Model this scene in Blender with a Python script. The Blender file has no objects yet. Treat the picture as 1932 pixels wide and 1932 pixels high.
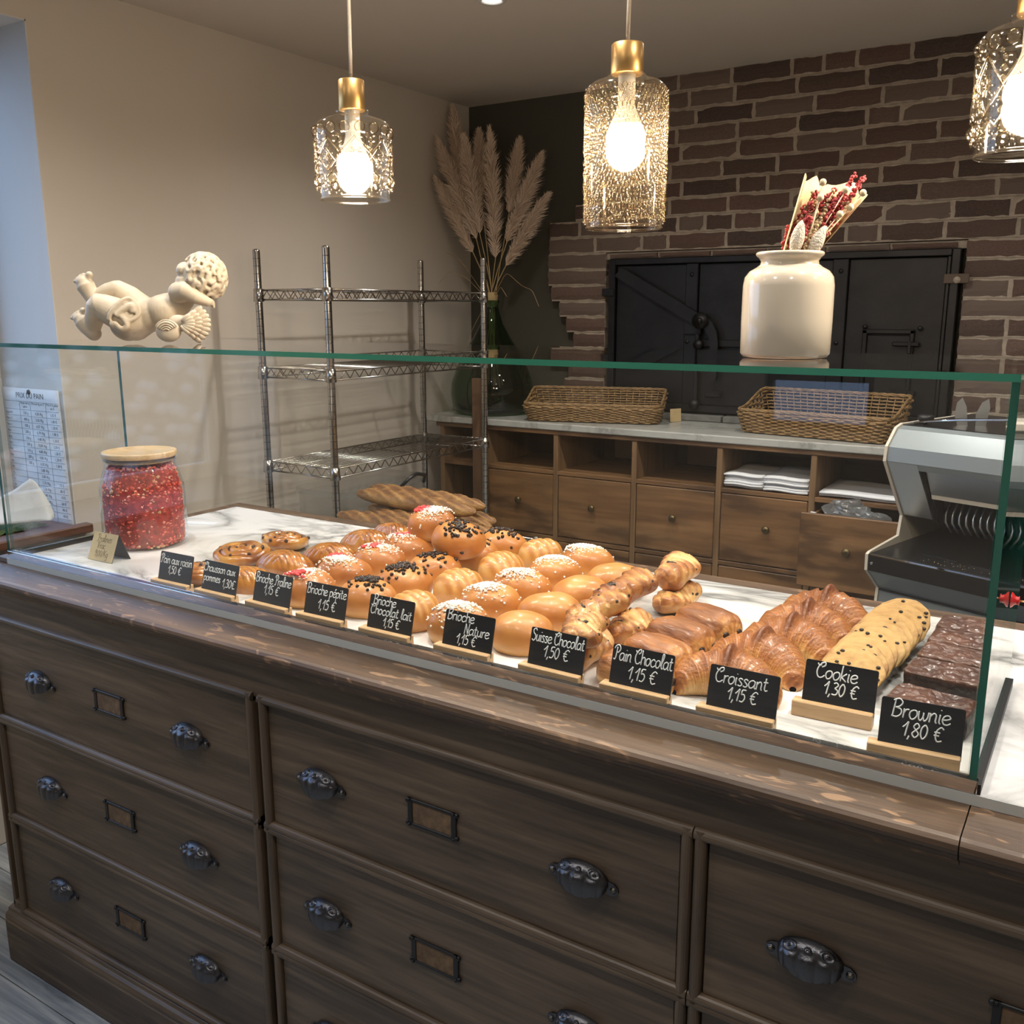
import bpy, math, random
from mathutils import Vector, Matrix, noise
random.seed(7)
sc = bpy.context.scene
COL = sc.collection
R = math.radians
# heights below are measured from the top of the marble slab; everything is lifted by SLAB at the end
SLAB = 1.03

# ------------------------------------------------------------------ camera
cam = bpy.data.cameras.new('camera'); cam.sensor_fit = 'HORIZONTAL'; cam.sensor_width = 36; cam.lens = 33.0566
cam.clip_start = 0.02
co = bpy.data.objects.new('camera', cam); COL.objects.link(co)
yaw, pitch, roll = R(32.571), R(12.163), R(-0.118)
f0 = Vector((-math.sin(yaw), math.cos(yaw), 0)); r0 = Vector((math.cos(yaw), math.sin(yaw), 0)); u0 = Vector((0, 0, 1))
fw = f0*math.cos(pitch) - u0*math.sin(pitch); uu = f0*math.sin(pitch) + u0*math.cos(pitch)
rr = r0*math.cos(roll) + uu*math.sin(roll); uu = -r0*math.sin(roll) + uu*math.cos(roll)
co.matrix_world = Matrix(((rr.x, uu.x, -fw.x, .08603), (rr.y, uu.y, -fw.y, -1.14732), (rr.z, uu.z, -fw.z, .56), (0, 0, 0, 1)))
sc.camera = co

# ------------------------------------------------------------------ world (daylight outside), exposure
w = bpy.data.worlds.new('daylight'); sc.world = w; w.use_nodes = True
bg = w.node_tree.nodes['Background']; bg.inputs[0].default_value = (.42, .62, 1.0, 1); bg.inputs[1].default_value = 3.8
vs = sc.view_settings
vs.view_transform = 'Standard'; vs.look = 'None'; vs.gamma = 1; vs.exposure = 0.08; vs.use_curve_mapping = False
cy = sc.cycles
cy.use_denoising = True; cy.max_bounces = 8; cy.transparent_max_bounces = 28; cy.use_adaptive_sampling = True; cy.adaptive_threshold = .02; cy.diffuse_bounces = 4; cy.glossy_bounces = 5
cy.transmission_bounces = 6; cy.sample_clamp_indirect = 6; cy.caustics_reflective = False; cy.caustics_refractive = False
cy.blur_glossy = .5

WARM = (1.0, .68, .40)
def portal(name, loc, rot, sx, sy):
    l = bpy.data.lights.new(name, 'AREA'); l.shape = 'RECTANGLE'; l.size = sx; l.size_y = sy
    l.cycles.is_portal = True
    o = bpy.data.objects.new(name, l); COL.objects.link(o); o.location = loc; o.rotation_euler = rot
    return o
portal('window_portal', (-2.98, -.43, .62), (0, R(-90), 0), 1.5, 1.95)
portal('door_portal', (-1.05, -3.24, .14), (R(90), 0, 0), .5, .26)
def spot(name, loc, energy, col, size=110, blend=.7, rad=.03):
    l = bpy.data.lights.new(name, 'SPOT'); l.energy = energy; l.color = col; l.spot_size = R(size); l.spot_blend = blend
    l.shadow_soft_size = rad
    o = bpy.data.objects.new(name, l); COL.objects.link(o); o.location = loc
    return o
SPOT_E = 54.0; BULB_E = 330.0
SPOTS = [(-1.655, 1.47), (-.75, 1.47), (.15, 1.47), (-1.65, -.85), (-.75, -.85), (.15, -.85), (1.1, .3), (-1.80, .12), (-.86, .10), (.10, .10)]
for i, (x, y) in enumerate(SPOTS):
    spot('downlight_lamp', (x, y, 1.47), SPOT_E*(.92 if y > 1 else .74) if y > 0 else SPOT_E*.52, (1.0, .955, .89), 150, 1.)

# ------------------------------------------------------------------ helpers
def tag(o, label=None, cat=None, group=None, kind=None):
    if label: o['label'] = label
    if cat: o['category'] = cat
    if group: o['group'] = group
    if kind: o['kind'] = kind
    return o
def empty(name, loc=(0, 0, 0), rz=0, label=None, cat=None, group=None, kind=None):
    o = bpy.data.objects.new(name, None); COL.objects.link(o); o.location = loc; o.rotation_euler = (0, 0, rz)
    o.empty_display_size = .02
    return tag(o, label, cat, group, kind)
def S01(a, b, x):
    t = max(0., min(1., (x-a)/(b-a))); return t*t*(3-2*t)
def frac_noise(p, sc_=1., o=3):
    return noise.fractal(Vector(p)*sc_, 1.0, 2.0, o)
class MB:
    def __init__(s): s.v = []; s.f = []; s.m = []; s.s = []; s.a = []
    def add(s, V, F, smooth=False, mi=0, bake=None, M=None):
        n = len(s.v)
        if M is not None: V = [M @ Vector(p) for p in V]
        s.v += [tuple(p) for p in V]; s.f += [tuple(i+n for i in q) for q in F]
        s.m += [mi]*len(F); s.s += [smooth]*len(F)
        s.a += (bake if bake is not None else [0.]*len(V))
        return s
    def box(s, x0, x1, y0, y1, z0, z1, b=0, mi=0, M=None):
        if b <= 0:
            V = [(x, y, z) for z in (z0, z1) for y in (y0, y1) for x in (x0, x1)]
            F = [(0, 2, 3, 1), (4, 5, 7, 6), (0, 1, 5, 4), (2, 6, 7, 3), (0, 4, 6, 2), (1, 3, 7, 5)]
            return s.add(V, F, False, mi, M=M)
        b = min(b, (x1-x0)*.49, (y1-y0)*.49, (z1-z0)*.49)
        V = []; X = (x0, x1); Y = (y0, y1); Z = (z0, z1); sg = (1, -1)
        for k in range(2):
            for j in range(2):
                for i in range(2):
                    cx, cy_, cz = X[i], Y[j], Z[k]; bx, by, bz = b*sg[i], b*sg[j], b*sg[k]
                    V += [(cx, cy_+by, cz+bz), (cx+bx, cy_, cz+bz), (cx+bx, cy_+by, cz)]
        I = lambda i, j, k, a: 3*(i+2*j+4*k)+a
        F = [(I(0,0,0,0), I(0,0,1,0), I(0,1,1,0), I(0,1,0,0)), (I(1,0,0,0), I(1,1,0,0), I(1,1,1,0), I(1,0,1,0)),
             (I(0,0,0,1), I(1,0,0,1), I(1,0,1,1), I(0,0,1,1)), (I(0,1,0,1), I(0,1,1,1), I(1,1,1,1), I(1,1,0,1)),
             (I(0,0,0,2), I(0,1,0,2), I(1,1,0,2), I(1,0,0,2)), (I(0,0,1,2), I(1,0,1,2), I(1,1,1,2), I(0,1,1,2))]
        for j in range(2):
            for k in range(2):
                q = (I(0,j,k,1), I(1,j,k,1), I(1,j,k,2), I(0,j,k,2)); F.append(q if (j+k) % 2 else q[::-1])
        for i in range(2):
            for k in range(2):
                q = (I(i,0,k,0), I(i,1,k,0), I(i,1,k,2), I(i,0,k,2)); F.append(q[::-1] if (i+k) % 2 else q)
        for i in range(2):
            for j in range(2):
                q = (I(i,j,0,0), I(i,j,1,0), I(i,j,1,1), I(i,j,0,1)); F.append(q if (i+j) % 2 else q[::-1])
        for i in range(2):
            for j in range(2):
                for k in range(2):
                    q = (I(i,j,k,0), I(i,j,k,1), I(i,j,k,2)); F.append(q if (i+j+k) % 2 == 0 else q[::-1])
        return s.add(V, F, False, mi, M=M)
    def tube(s, path, r, n=6, closed=False, mi=0, M=None, smooth=True, flat=1.0, bake=None):
        P = [Vector(p) for p in path]; m = len(P)
        rad = r if isinstance(r, (list, tuple)) else [r]*m
        V = []; prev = None; B = []
        for i in range(m):
            if closed: t = P[(i+1) % m]-P[i-1]
            else: t = P[min(i+1, m-1)]-P[max(i-1, 0)]
            if t.length < 1e-9: t = Vector((0, 0, 1))
            t.normalize()
            if prev is None:
                a = Vector((0, 0, 1)) if abs(t.z) < .9 else Vector((1, 0, 0))
                nrm = (a - t*a.dot(t)).normalized()
            else:
                nrm = prev - t*prev.dot(t)
                nrm = nrm.normalized() if nrm.length > 1e-6 else t.orthogonal().normalized()
            prev = nrm; bn = t.cross(nrm)
            for k in range(n):
                a = 2*math.pi*k/n
                V.append(P[i] + nrm*(math.cos(a)*rad[i]*flat) + bn*(math.sin(a)*rad[i]))
                if bake is not None: B.append(bake[i] if isinstance(bake, (list, tuple)) else bake)
        F = []
        for i in range(m if closed else m-1):
            j = (i+1) % m
            for k in range(n):
                l = (k+1) % n
                F.append((i*n+k, i*n+l, j*n+l, j*n+k))
        if not closed:
            F.append(tuple(range(n))[::-1]); F.append(tuple((m-1)*n+k for k in range(n)))
        return s.add(V, F, smooth, mi, bake=B if bake is not None else None, M=M)
    def lathe(s, prof, n=32, c=(0, 0, 0), mi=0, smooth=True, M=None, cap=True):
        V = []; m = len(prof)
        for (r, z) in prof:
            for k in range(n):
                a = 2*math.pi*k/n; V.append((c[0]+r*math.cos(a), c[1]+r*math.sin(a), c[2]+z))
        F = []
        for i in range(m-1):
            for k in range(n):
                l = (k+1) % n; F.append((i*n+k, i*n+l, (i+1)*n+l, (i+1)*n+k))
        if cap:
            F.append(tuple(range(n))[::-1]); F.append(tuple((m-1)*n+k for k in range(n)))
        return s.add(V, F, smooth, mi, M=M)
    def grid(s, fn, nu, nv, cu=False, cv=False, mi=0, smooth=True, M=None):
        V = []; B = []
        for j in range(nv):
            for i in range(nu):
                q = fn(i/(nu if cu else nu-1), j/(nv if cv else nv-1))
                V.append(q[:3]); B.append(q[3] if len(q) > 3 else 0.)
        F = []
        for j in range(nv if cv else nv-1):
            for i in range(nu if cu else nu-1):
                a = i; b = (i+1) % nu; c = (j+1) % nv
                F.append((j*nu+a, j*nu+b, c*nu+b, c*nu+a))
        return s.add(V, F, smooth, mi, bake=B, M=M)
    def ball(s, c, r, n=8, mi=0, M=None, smooth=True, bake=0.):
        rx, ry, rz = r if isinstance(r, (list, tuple)) else (r, r, r)
        h = max(3, n//2+1); V = [(c[0], c[1], c[2]+rz)]
        for j in range(1, h):
            t = math.pi*j/h
            for i in range(n):
                a = 2*math.pi*i/n
                V.append((c[0]+rx*math.sin(t)*math.cos(a), c[1]+ry*math.sin(t)*math.sin(a), c[2]+rz*math.cos(t)))
        V.append((c[0], c[1], c[2]-rz)); F = []
        for i in range(n): F.append((0, 1+i, 1+(i+1) % n))
        for j in range(h-2):
            for i in range(n):
                F.append((1+j*n+i, 1+(j+1)*n+i, 1+(j+1)*n+(i+1) % n, 1+j*n+(i+1) % n))
        L = len(V)-1; o = 1+(h-2)*n
        for i in range(n): F.append((L, o+(i+1) % n, o+i))
        return s.add(V, F, smooth, mi, bake=[bake]*len(V), M=M)
    def prism(s, poly, a, b, axis='x', mi=0, M=None):
        n = len(poly)
        def P(q, t): return {'x': (t, q[0], q[1]), 'y': (q[0], t, q[1]), 'z': (q[0], q[1], t)}[axis]
        V = [P(q, a) for q in poly]+[P(q, b) for q in poly]
        F = [(i, (i+1) % n, n+(i+1) % n, n+i) for i in range(n)]+[tuple(range(n))[::-1], tuple(range(n, 2*n))]
        return s.add(V, F, False, mi, M=M)
    def mesh(s, name, mats, bake=False):
        me = bpy.data.meshes.new(name); me.from_pydata(s.v, [], s.f)
        for m in (mats if isinstance(mats, (list, tuple)) else [mats]): me.materials.append(m)
        me.polygons.foreach_set('material_index', s.m); me.polygons.foreach_set('use_smooth', s.s)
        if bake:
            at = me.attributes.new('bake', 'FLOAT', 'POINT'); at.data.foreach_set('value', s.a)
        me.update(); return me
    def build(s, name, mats, parent=None, loc=None, rot=None, bake=False, label=None, cat=None, group=None, kind=None, fix=False):
        me = s.mesh(name, mats, bake)
        if fix: fixn(me)
        o = bpy.data.objects.new(name, me); COL.objects.link(o)
        if parent is not None: o.parent = parent
        if loc is not None: o.location = loc
        if rot is not None: o.rotation_euler = rot
        return tag(o, label, cat, group, kind)
def fixn(me):
    import bmesh
    bm = bmesh.new(); bm.from_mesh(me); bmesh.ops.recalc_face_normals(bm, faces=bm.faces); bm.to_mesh(me); bm.free()
def inst(name, me, parent=None, loc=(0, 0, 0), rot=(0, 0, 0), scale=None, **k):
    o = bpy.data.objects.new(name, me); COL.objects.link(o); o.parent = parent; o.location = loc; o.rotation_euler = rot
    if scale: o.scale = scale
    return tag(o, **k)

# ------------------------------------------------------------------ materials
def newmat(name):
    m = bpy.data.materials.new(name); m.use_nodes = True; nt = m.node_tree
    return m, nt, nt.nodes['Principled BSDF'], nt.nodes['Material Output']
def N(nt, t, **k):
    n = nt.nodes.new(t)
    for a, b in k.items():
        if a.startswith('i_'): n.inputs[a[2:].replace('_', ' ')].default_value = b
        else: setattr(n, a, b)
    return n
def ramp(nt, stops, src, interp='LINEAR'):
    n = nt.nodes.new('ShaderNodeValToRGB'); cr = n.color_ramp; cr.interpolation = interp
    while len(cr.elements) < len(stops): cr.elements.new(.5)
    for e, (p, c) in zip(cr.elements, stops):
        e.position = p; e.color = (*c, 1) if len(c) == 3 else c
    nt.links.new(src, n.inputs[0]); return n.outputs[0]
def coords(nt, scale=(1, 1, 1), kind='Object', rot=(0, 0, 0)):
    t = nt.nodes.new('ShaderNodeTexCoord'); mp = nt.nodes.new('ShaderNodeMapping')
    mp.inputs['Scale'].default_value = scale; mp.inputs['Rotation'].default_value = rot
    nt.links.new(t.outputs[kind], mp.inputs[0]); return mp.outputs[0]
def bump(nt, src, strength, dist, bsdf):
    b = nt.nodes.new('ShaderNodeBump'); b.inputs['Strength'].default_value = strength; b.inputs['Distance'].default_value = dist
    nt.links.new(src, b.inputs['Height']); nt.links.new(b.outputs[0], bsdf.inputs['Normal']); return b
def plain(name, col, rough=.5, metal=0., spec=.5, bumps=None, coat=0., var=0., vscale=8., sss=0.):
    m, nt, p, o = newmat(name)
    p.inputs['Base Color'].default_value = (*col, 1); p.inputs['Roughness'].default_value = rough
    p.inputs['Metallic'].default_value = metal; p.inputs['Specular IOR Level'].default_value = spec
    p.inputs['Coat Weight'].default_value = coat; p.inputs['Coat Roughness'].default_value = .08
    if sss: p.inputs['Subsurface Weight'].default_value = sss; p.inputs['Subsurface Radius'].default_value = (.01, .006, .003)
    if var:
        c = coords(nt); n = N(nt, 'ShaderNodeTexNoise', i_Scale=vscale, i_Detail=5.); nt.links.new(c, n.inputs[0])
        lo = tuple(max(0, q*(1-var)) for q in col); hi = tuple(min(1, q*(1+var)) for q in col)
        nt.links.new(ramp(nt, [(.3, lo), (.7, hi)], n.outputs[0]), p.inputs['Base Color'])
    if bumps:
        c = coords(nt); n = N(nt, 'ShaderNodeTexNoise', i_Scale=bumps[0], i_Detail=6.); nt.links.new(c, n.inputs[0])
        bump(nt, n.outputs[0], bumps[1], .01, p)
    return m
def wood(name, c1, c2, c3, axis='x', scale=1., rough=.5, bmp=.25, coat=0., knots=False, flecks=None):
    m, nt, p, o = newmat(name)
    k = {'x': (1.2, 16, 16), 'y': (16, 1.2, 16), 'z': (16, 16, 1.2)}[axis]
    c = coords(nt, tuple(q*scale for q in k))
    n1 = N(nt, 'ShaderNodeTexNoise', i_Scale=1.6, i_Detail=7., i_Roughness=.62, i_Distortion=.6); nt.links.new(c, n1.inputs[0])
    k2 = {'x': (5, 85, 85), 'y': (85, 5, 85), 'z': (85, 85, 5)}[axis]
    c2_ = coords(nt, tuple(q*scale for q in k2))
    n2 = N(nt, 'ShaderNodeTexNoise', i_Scale=1., i_Detail=4.); nt.links.new(c2_, n2.inputs[0])
    mx = N(nt, 'ShaderNodeMath', operation='MULTIPLY_ADD'); mx.inputs[1].default_value = .50
    nt.links.new(n2.outputs[0], mx.inputs[0]); nt.links.new(n1.outputs[0], mx.inputs[2])
    col = ramp(nt, [(.52, c1), (.73, c2), (1., c3)], mx.outputs[0])
    if knots:
        ck = coords(nt, tuple({'x': (2.2, 7, 7), 'y': (7, 2.2, 7), 'z': (7, 7, 2.2)}[axis]))
        wv = N(nt, 'ShaderNodeTexWave', wave_type='RINGS', i_Scale=1.1, i_Distortion=7., i_Detail=3., i_Detail_Scale=1.2)
        nt.links.new(ck, wv.inputs[0])
        rw = ramp(nt, [(.0, (.38, .34, .30)), (.30, (.9, .9, .9)), (1, (1.2, 1.15, 1.05))], wv.outputs[0])
        mm = N(nt, 'ShaderNodeMix', data_type='RGBA', blend_type='MULTIPLY'); mm.inputs[0].default_value = .8
        nt.links.new(col, mm.inputs[6]); nt.links.new(rw, mm.inputs[7]); col = mm.outputs[2]
    if flecks:
        cf = coords(nt, (10, 34, 10)); nf = N(nt, 'ShaderNodeTexNoise', i_Scale=1.4, i_Detail=2., i_Distortion=1.4); nt.links.new(cf, nf.inputs[0])
        rf = ramp(nt, [(.60, (0, 0, 0)), (.68, (1, 1, 1))], nf.outputs[0])
        mm = N(nt, 'ShaderNodeMix', data_type='RGBA'); nt.links.new(rf, mm.inputs[0]); nt.links.new(col, mm.inputs[6])
        mm.inputs[7].default_value = (*flecks, 1); col = mm.outputs[2]
    nt.links.new(col, p.inputs['Base Color']); p.inputs['Roughness'].default_value = rough
    p.inputs['Coat Weight'].default_value = coat; p.inputs['Coat Roughness'].default_value = .25
    bump(nt, mx.outputs[0], bmp, .004, p)
    return m
def thin_glass(name, tint=(1, 1, 1), f0_=.045, rough=0., edge=None, gcol=(1, 1, 1), milk=0., milkcol=(1, 1, 1), bmp=None):
    """two-surface sheet: tinted see-through plus mirror reflection rising towards grazing"""
    m, nt, p, o = newmat(name); nt.nodes.remove(p)
    tr = N(nt, 'ShaderNodeBsdfTransparent'); tr.inputs[0].default_value = (*tint, 1)
    gl = N(nt, 'ShaderNodeBsdfGlossy'); gl.inputs['Color'].default_value = (*gcol, 1); gl.inputs['Roughness'].default_value = rough
    lw = N(nt, 'ShaderNodeLayerWeight'); lw.inputs[0].default_value = .5
    pw = N(nt, 'ShaderNodeMath', operation='POWER'); pw.inputs[1].default_value = 5.; nt.links.new(lw.outputs['Facing'], pw.inputs[0])
    ma = N(nt, 'ShaderNodeMath', operation='MULTIPLY_ADD'); ma.inputs[1].default_value = 1-f0_; ma.inputs[2].default_value = f0_
    nt.links.new(pw.outputs[0], ma.inputs[0])
    base = tr.outputs[0]
    if milk:
        tl = N(nt, 'ShaderNodeBsdfTranslucent'); tl.inputs[0].default_value = (*milkcol, 1)
        mk = N(nt, 'ShaderNodeMixShader'); mk.inputs[0].default_value = milk
        nt.links.new(base, mk.inputs[1]); nt.links.new(tl.outputs[0], mk.inputs[2]); base = mk.outputs[0]
    mx = N(nt, 'ShaderNodeMixShader'); nt.links.new(ma.outputs[0], mx.inputs[0]); nt.links.new(base, mx.inputs[1]); nt.links.new(gl.outputs[0], mx.inputs[2])
    nt.links.new(mx.outputs[0], o.inputs[0])
    return m
def emitter(name, col, s):
    m, nt, p, o = newmat(name); nt.nodes.remove(p)
    e = N(nt, 'ShaderNodeEmission'); e.inputs[0].default_value = (*col, 1); e.inputs[1].default_value = s
    nt.links.new(e.outputs[0], o.inputs[0]); return m
def crust(name, stops, rough=.38, coat=.35, nscale=45., namp=.35, bumps=.25, streak=None, bscale=160.):
    """baked dough: colour runs along the 'bake' value plus noise"""
    m, nt, p, o = newmat(name)
    at = N(nt, 'ShaderNodeAttribute', attribute_name='bake')
    c = coords(nt, streak or (1, 1, 1)); n = N(nt, 'ShaderNodeTexNoise', i_Scale=nscale, i_Detail=6., i_Roughness=.6); nt.links.new(c, n.inputs[0])
    sb = N(nt, 'ShaderNodeMath', operation='SUBTRACT'); sb.inputs[1].default_value = .5; nt.links.new(n.outputs[0], sb.inputs[0])
    ma = N(nt, 'ShaderNodeMath', operation='MULTIPLY_ADD'); ma.inputs[1].default_value = namp
    nt.links.new(sb.outputs[0], ma.inputs[0]); nt.links.new(at.outputs['Fac'], ma.inputs[2])
    nt.links.new(ramp(nt, stops, ma.outputs[0]), p.inputs['Base Color'])
    p.inputs['Roughness'].default_value = rough; p.inputs['Coat Weight'].default_value = coat; p.inputs['Coat Roughness'].default_value = .18
    p.inputs['Subsurface Weight'].default_value = .12; p.inputs['Subsurface Radius'].default_value = (.008, .004, .002)
    c2 = coords(nt, streak or (1, 1, 1)); n2 = N(nt, 'ShaderNodeTexNoise', i_Scale=bscale, i_Detail=4.); nt.links.new(c2, n2.inputs[0])
    bump(nt, n2.outputs[0], bumps, .003, p)
    return m

M = {}
M['oak'] = wood('dark_oak', (.039, .027, .017), (.084, .057, .036), (.158, .111, .071), 'x', 1., .42, .35)
M['oak_v'] = wood('dark_oak_upright', (.042, .028, .018), (.082, .055, .034), (.145, .100, .063), 'z', 1., .42, .35)
M['oak_top'] = wood('counter_edge_oak', (.052, .030, .018), (.094, .056, .033), (.155, .096, .056), 'x', 1., .46, .3, flecks=(.26, .155, .085))
M['pine'] = wood('old_pine', (.105, .052, .021), (.170, .088, .037), (.235, .132, .060), 'x', .6, .5, .25, knots=True)
M['pine_v'] = wood('old_pine_upright', (.115, .062, .028), (.19, .11, .052), (.25, .15, .075), 'z', .8, .5, .25)
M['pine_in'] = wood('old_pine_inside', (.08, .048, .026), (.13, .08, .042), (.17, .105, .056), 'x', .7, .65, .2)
M['plank'] = wood('brown_plank', (.07, .035, .018), (.115, .06, .03), (.16, .085, .042), 'z', .8, .6, .3)
M['block'] = wood('pale_oak', (.40, .235, .11), (.56, .355, .18), (.66, .44, .24), 'x', 2.2, .45, .1)
M['bamboo'] = wood('bamboo', (.50, .32, .15), (.66, .46, .25), (.75, .56, .33), 'x', 2.5, .38, .06)
M['sillwood'] = wood('red_brown_sill', (.055, .024, .014), (.10, .045, .026), (.15, .07, .04), 'y', 1., .45, .2)
M['floor'] = wood('grey_floor_boards', (.12, .14, .165), (.25, .275, .30), (.46, .475, .475), 'x', 1., .5, .25)
M['wallpaint'] = plain('beige_wall', (.60, .535, .455), .85, bumps=(60, .04), var=.03, vscale=2.)
M['ceilpaint'] = plain('taupe_ceiling', (.62, .555, .48), .9, bumps=(50, .03))
M['reveal'] = plain('white_reveal', (.62, .60, .57), .8)
M['greenwall'] = plain('dark_olive_wall', (.066, .063, .047), .85, bumps=(60, .05), var=.06, vscale=3.)
M['mortar'] = plain('mortar', (.36, .30, .235), .95, bumps=(160, .5), var=.15, vscale=30.)
M['chrome'] = plain('polished_metal', (.74, .75, .78), .06, 1.)
M['steel'] = plain('chrome_wire', (.50, .48, .45), .20, 1.)
M['brushed'] = plain('brushed_steel', (.50, .52, .53), .34, 1.)
M['brass'] = plain('brushed_brass', (.66, .40, .15), .38, 1.)
M['iron'] = plain('black_iron', (.020, .019, .019), .42, .6, bumps=(30, .12), var=.25, vscale=9.)
M['castiron'] = plain('dark_cast_metal', (.10, .10, .11), .34, 1., bumps=(200, .12))
M['blackmetal'] = plain('black_metal', (.016, .016, .017), .33, .2)
M['blackcard'] = plain('black_slate', (.009, .009, .010), .34, bumps=(300, .03))
M['ink'] = plain('white_chalk_ink', (.84, .84, .82), .6)
M['pen'] = plain('dark_pen', (.03, .02, .02), .6)
M['kraft'] = plain('kraft_card', (.56, .42, .22), .7, var=.08, vscale=40.)
M['paper'] = plain('white_paper', (.72, .73, .75), .75)
M['printink'] = plain('printer_ink', (.03, .03, .04), .7)
M['stoneware'] = plain('glazed_stoneware', (.62, .53, .41), .13, coat=.6)
M['cream'] = plain('cream_enamel', (.56, .51, .42), .35)
M['greypaint'] = plain('grey_enamel', (.23, .26, .27), .35, .3)
M['blackplastic'] = plain('black_plastic', (.012, .012, .013), .28)
M['redplastic'] = plain('red_plastic', (.55, .02, .02), .3)
M['plaster'] = plain('cream_plaster', (.52, .44, .33), .55, bumps=(40, .10), var=.14, vscale=14., sss=.1)
M['cord'] = plain('fabric_cord', (.46, .37, .27), .8, bumps=(900, .4))
M['moss'] = plain('moss', (.06, .09, .02), .95, bumps=(200, 1.), var=.4, vscale=80.)
M['slabedge'] = plain('slab_edge', (.50, .52, .49), .5)
M['glass'] = thin_glass('clear_glass', (.985, .995, .99), .045)
def edgeglass():
    m, nt, p, o = newmat('green_glass_edge')
    p.inputs['Base Color'].default_value = (.008, .055, .045, 1); p.inputs['Roughness'].default_value = .07; p.inputs['Coat Weight'].default_value = 1.
    tl = N(nt, 'ShaderNodeBsdfTranslucent'); tl.inputs[0].default_value = (.07, .48, .34, 1)
    mx = N(nt, 'ShaderNodeMixShader'); mx.inputs[0].default_value = .13
    nt.links.new(p.outputs[0], mx.inputs[1]); nt.links.new(tl.outputs[0], mx.inputs[2]); nt.links.new(mx.outputs[0], o.inputs[0])
    return m
M['glassedge'] = edgeglass()
M['tintglass'] = thin_glass('dusky_glass', (.55, .55, .55), .05)
M['jarglass'] = thin_glass('jar_glass', (.95, .97, .97), .05)
M['boxplastic'] = thin_glass('clear_plastic', (.86, .87, .87), .06, .12, milk=.16)
M['greenglass'] = thin_glass('green_bottle_glass', (.26, .42, .26), .05)
M['shade'] = thin_glass('amber_pressed_glass', (.985, .945, .87), .045, .10, gcol=(1, .92, .80), milk=.0035, milkcol=(1, .80, .58))
M['shadeclear'] = thin_glass('pale_pressed_glass', (1.0, .98, .94), .05, .06, gcol=(1, .96, .88), milk=.0015, milkcol=(1, .88, .66))
def beadglass(name, centre, rim, milk):
    m, nt, p, o = newmat(name); nt.nodes.remove(p)
    lw = N(nt, 'ShaderNodeLayerWeight'); lw.inputs[0].default_value = .5
    tr = N(nt, 'ShaderNodeBsdfTransparent'); nt.links.new(ramp(nt, [(.25, centre), (.8, rim)], lw.outputs['Facing']), tr.inputs[0])
    gl = N(nt, 'ShaderNodeBsdfGlossy'); gl.inputs['Roughness'].default_value = .05; gl.inputs['Color'].default_value = (1, .93, .8, 1)
    tl = N(nt, 'ShaderNodeBsdfTranslucent'); tl.inputs[0].default_value = (1, .82, .55, 1)
    a = N(nt, 'ShaderNodeMixShader'); a.inputs[0].default_value = milk; nt.links.new(tr.outputs[0], a.inputs[1]); nt.links.new(tl.outputs[0], a.inputs[2])
    b = N(nt, 'ShaderNodeMixShader'); b.inputs[0].default_value = .035; nt.links.new(a.outputs[0], b.inputs[1]); nt.links.new(gl.outputs[0], b.inputs[2])
    nt.links.new(b.outputs[0], o.inputs[0]); return m
M['beads'] = beadglass('amber_glass_beads', (1, .97, .91), (.42, .28, .15), .006)
M['beadsclear'] = beadglass('pale_glass_beads', (1, .975, .94), (.50, .40, .27), .003)
M['bulb'] = emitter('bulb_glow', (1.0, .88, .72), BULB_E)
M['bulbcap'] = plain('bulb_collar', (.72, .66, .56), .5)
M['spotglow'] = emitter('spot_glow', (1, .95, .85), 14.)
M['straw'] = plain('dry_straw', (.42, .30, .14), .8, var=.2, vscale=30.)
M['plume'] = plain('pampas_plume', (.74, .59, .46), .9)
M['wicker'] = plain('willow', (.27, .165, .07), .5, var=.35, vscale=60.)
M['choc'] = plain('dark_chocolate', (.022, .010, .006), .30)
M['raisin'] = plain('raisins', (.035, .014, .008), .3)
M['sugar'] = plain('pearl_sugar', (.86, .80, .72), .6, sss=.2)
M['pink'] = plain('pink_praline', (.78, .06, .06), .3, sss=.2)
M['rubber'] = plain('black_gasket', (.008, .008, .009), .4)
M['whiteplastic'] = plain('white_plastic', (.72, .76, .80), .22)
M['ash'] = plain('grey_stone_ledge', (.15, .15, .14), .8, bumps=(60, .4), var=.25, vscale=20.)
def marble(name, base, vein, scale, rough=.12):
    m, nt, p, o = newmat(name)
    c = coords(nt, (scale, scale*1.5, scale), rot=(0, 0, R(35)))
    n = N(nt, 'ShaderNodeTexNoise', i_Scale=1.15, i_Detail=7., i_Roughness=.55, i_Distortion=1.3); nt.links.new(c, n.inputs[0])
    s = N(nt, 'ShaderNodeMath', operation='SUBTRACT'); s.inputs[1].default_value = .5; nt.links.new(n.outputs[0], s.inputs[0])
    a = N(nt, 'ShaderNodeMath', operation='ABSOLUTE'); nt.links.new(s.outputs[0], a.inputs[0])
    n2 = N(nt, 'ShaderNodeTexNoise', i_Scale=.9, i_Detail=3.); nt.links.new(c, n2.inputs[0])
    wd = ramp(nt, [(.36, (0, 0, 0)), (.54, (1, 1, 1))], n2.outputs[0])
    v = ramp(nt, [(0., (1, 1, 1)), (.018, (.65, .65, .65)), (.07, (0, 0, 0))], a.outputs[0])
    mu = N(nt, 'ShaderNodeMath', operation='MULTIPLY'); nt.links.new(wd, mu.inputs[0]); nt.links.new(v, mu.inputs[1])
    mx = N(nt, 'ShaderNodeMix', data_type='RGBA'); nt.links.new(mu.outputs[0], mx.inputs[0])
    mx.inputs[6].default_value = (*base, 1); mx.inputs[7].default_value = (*vein, 1)
    nt.links.new(mx.outputs[2], p.inputs['Base Color']); p.inputs['Roughness'].default_value = rough
    return m
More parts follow.
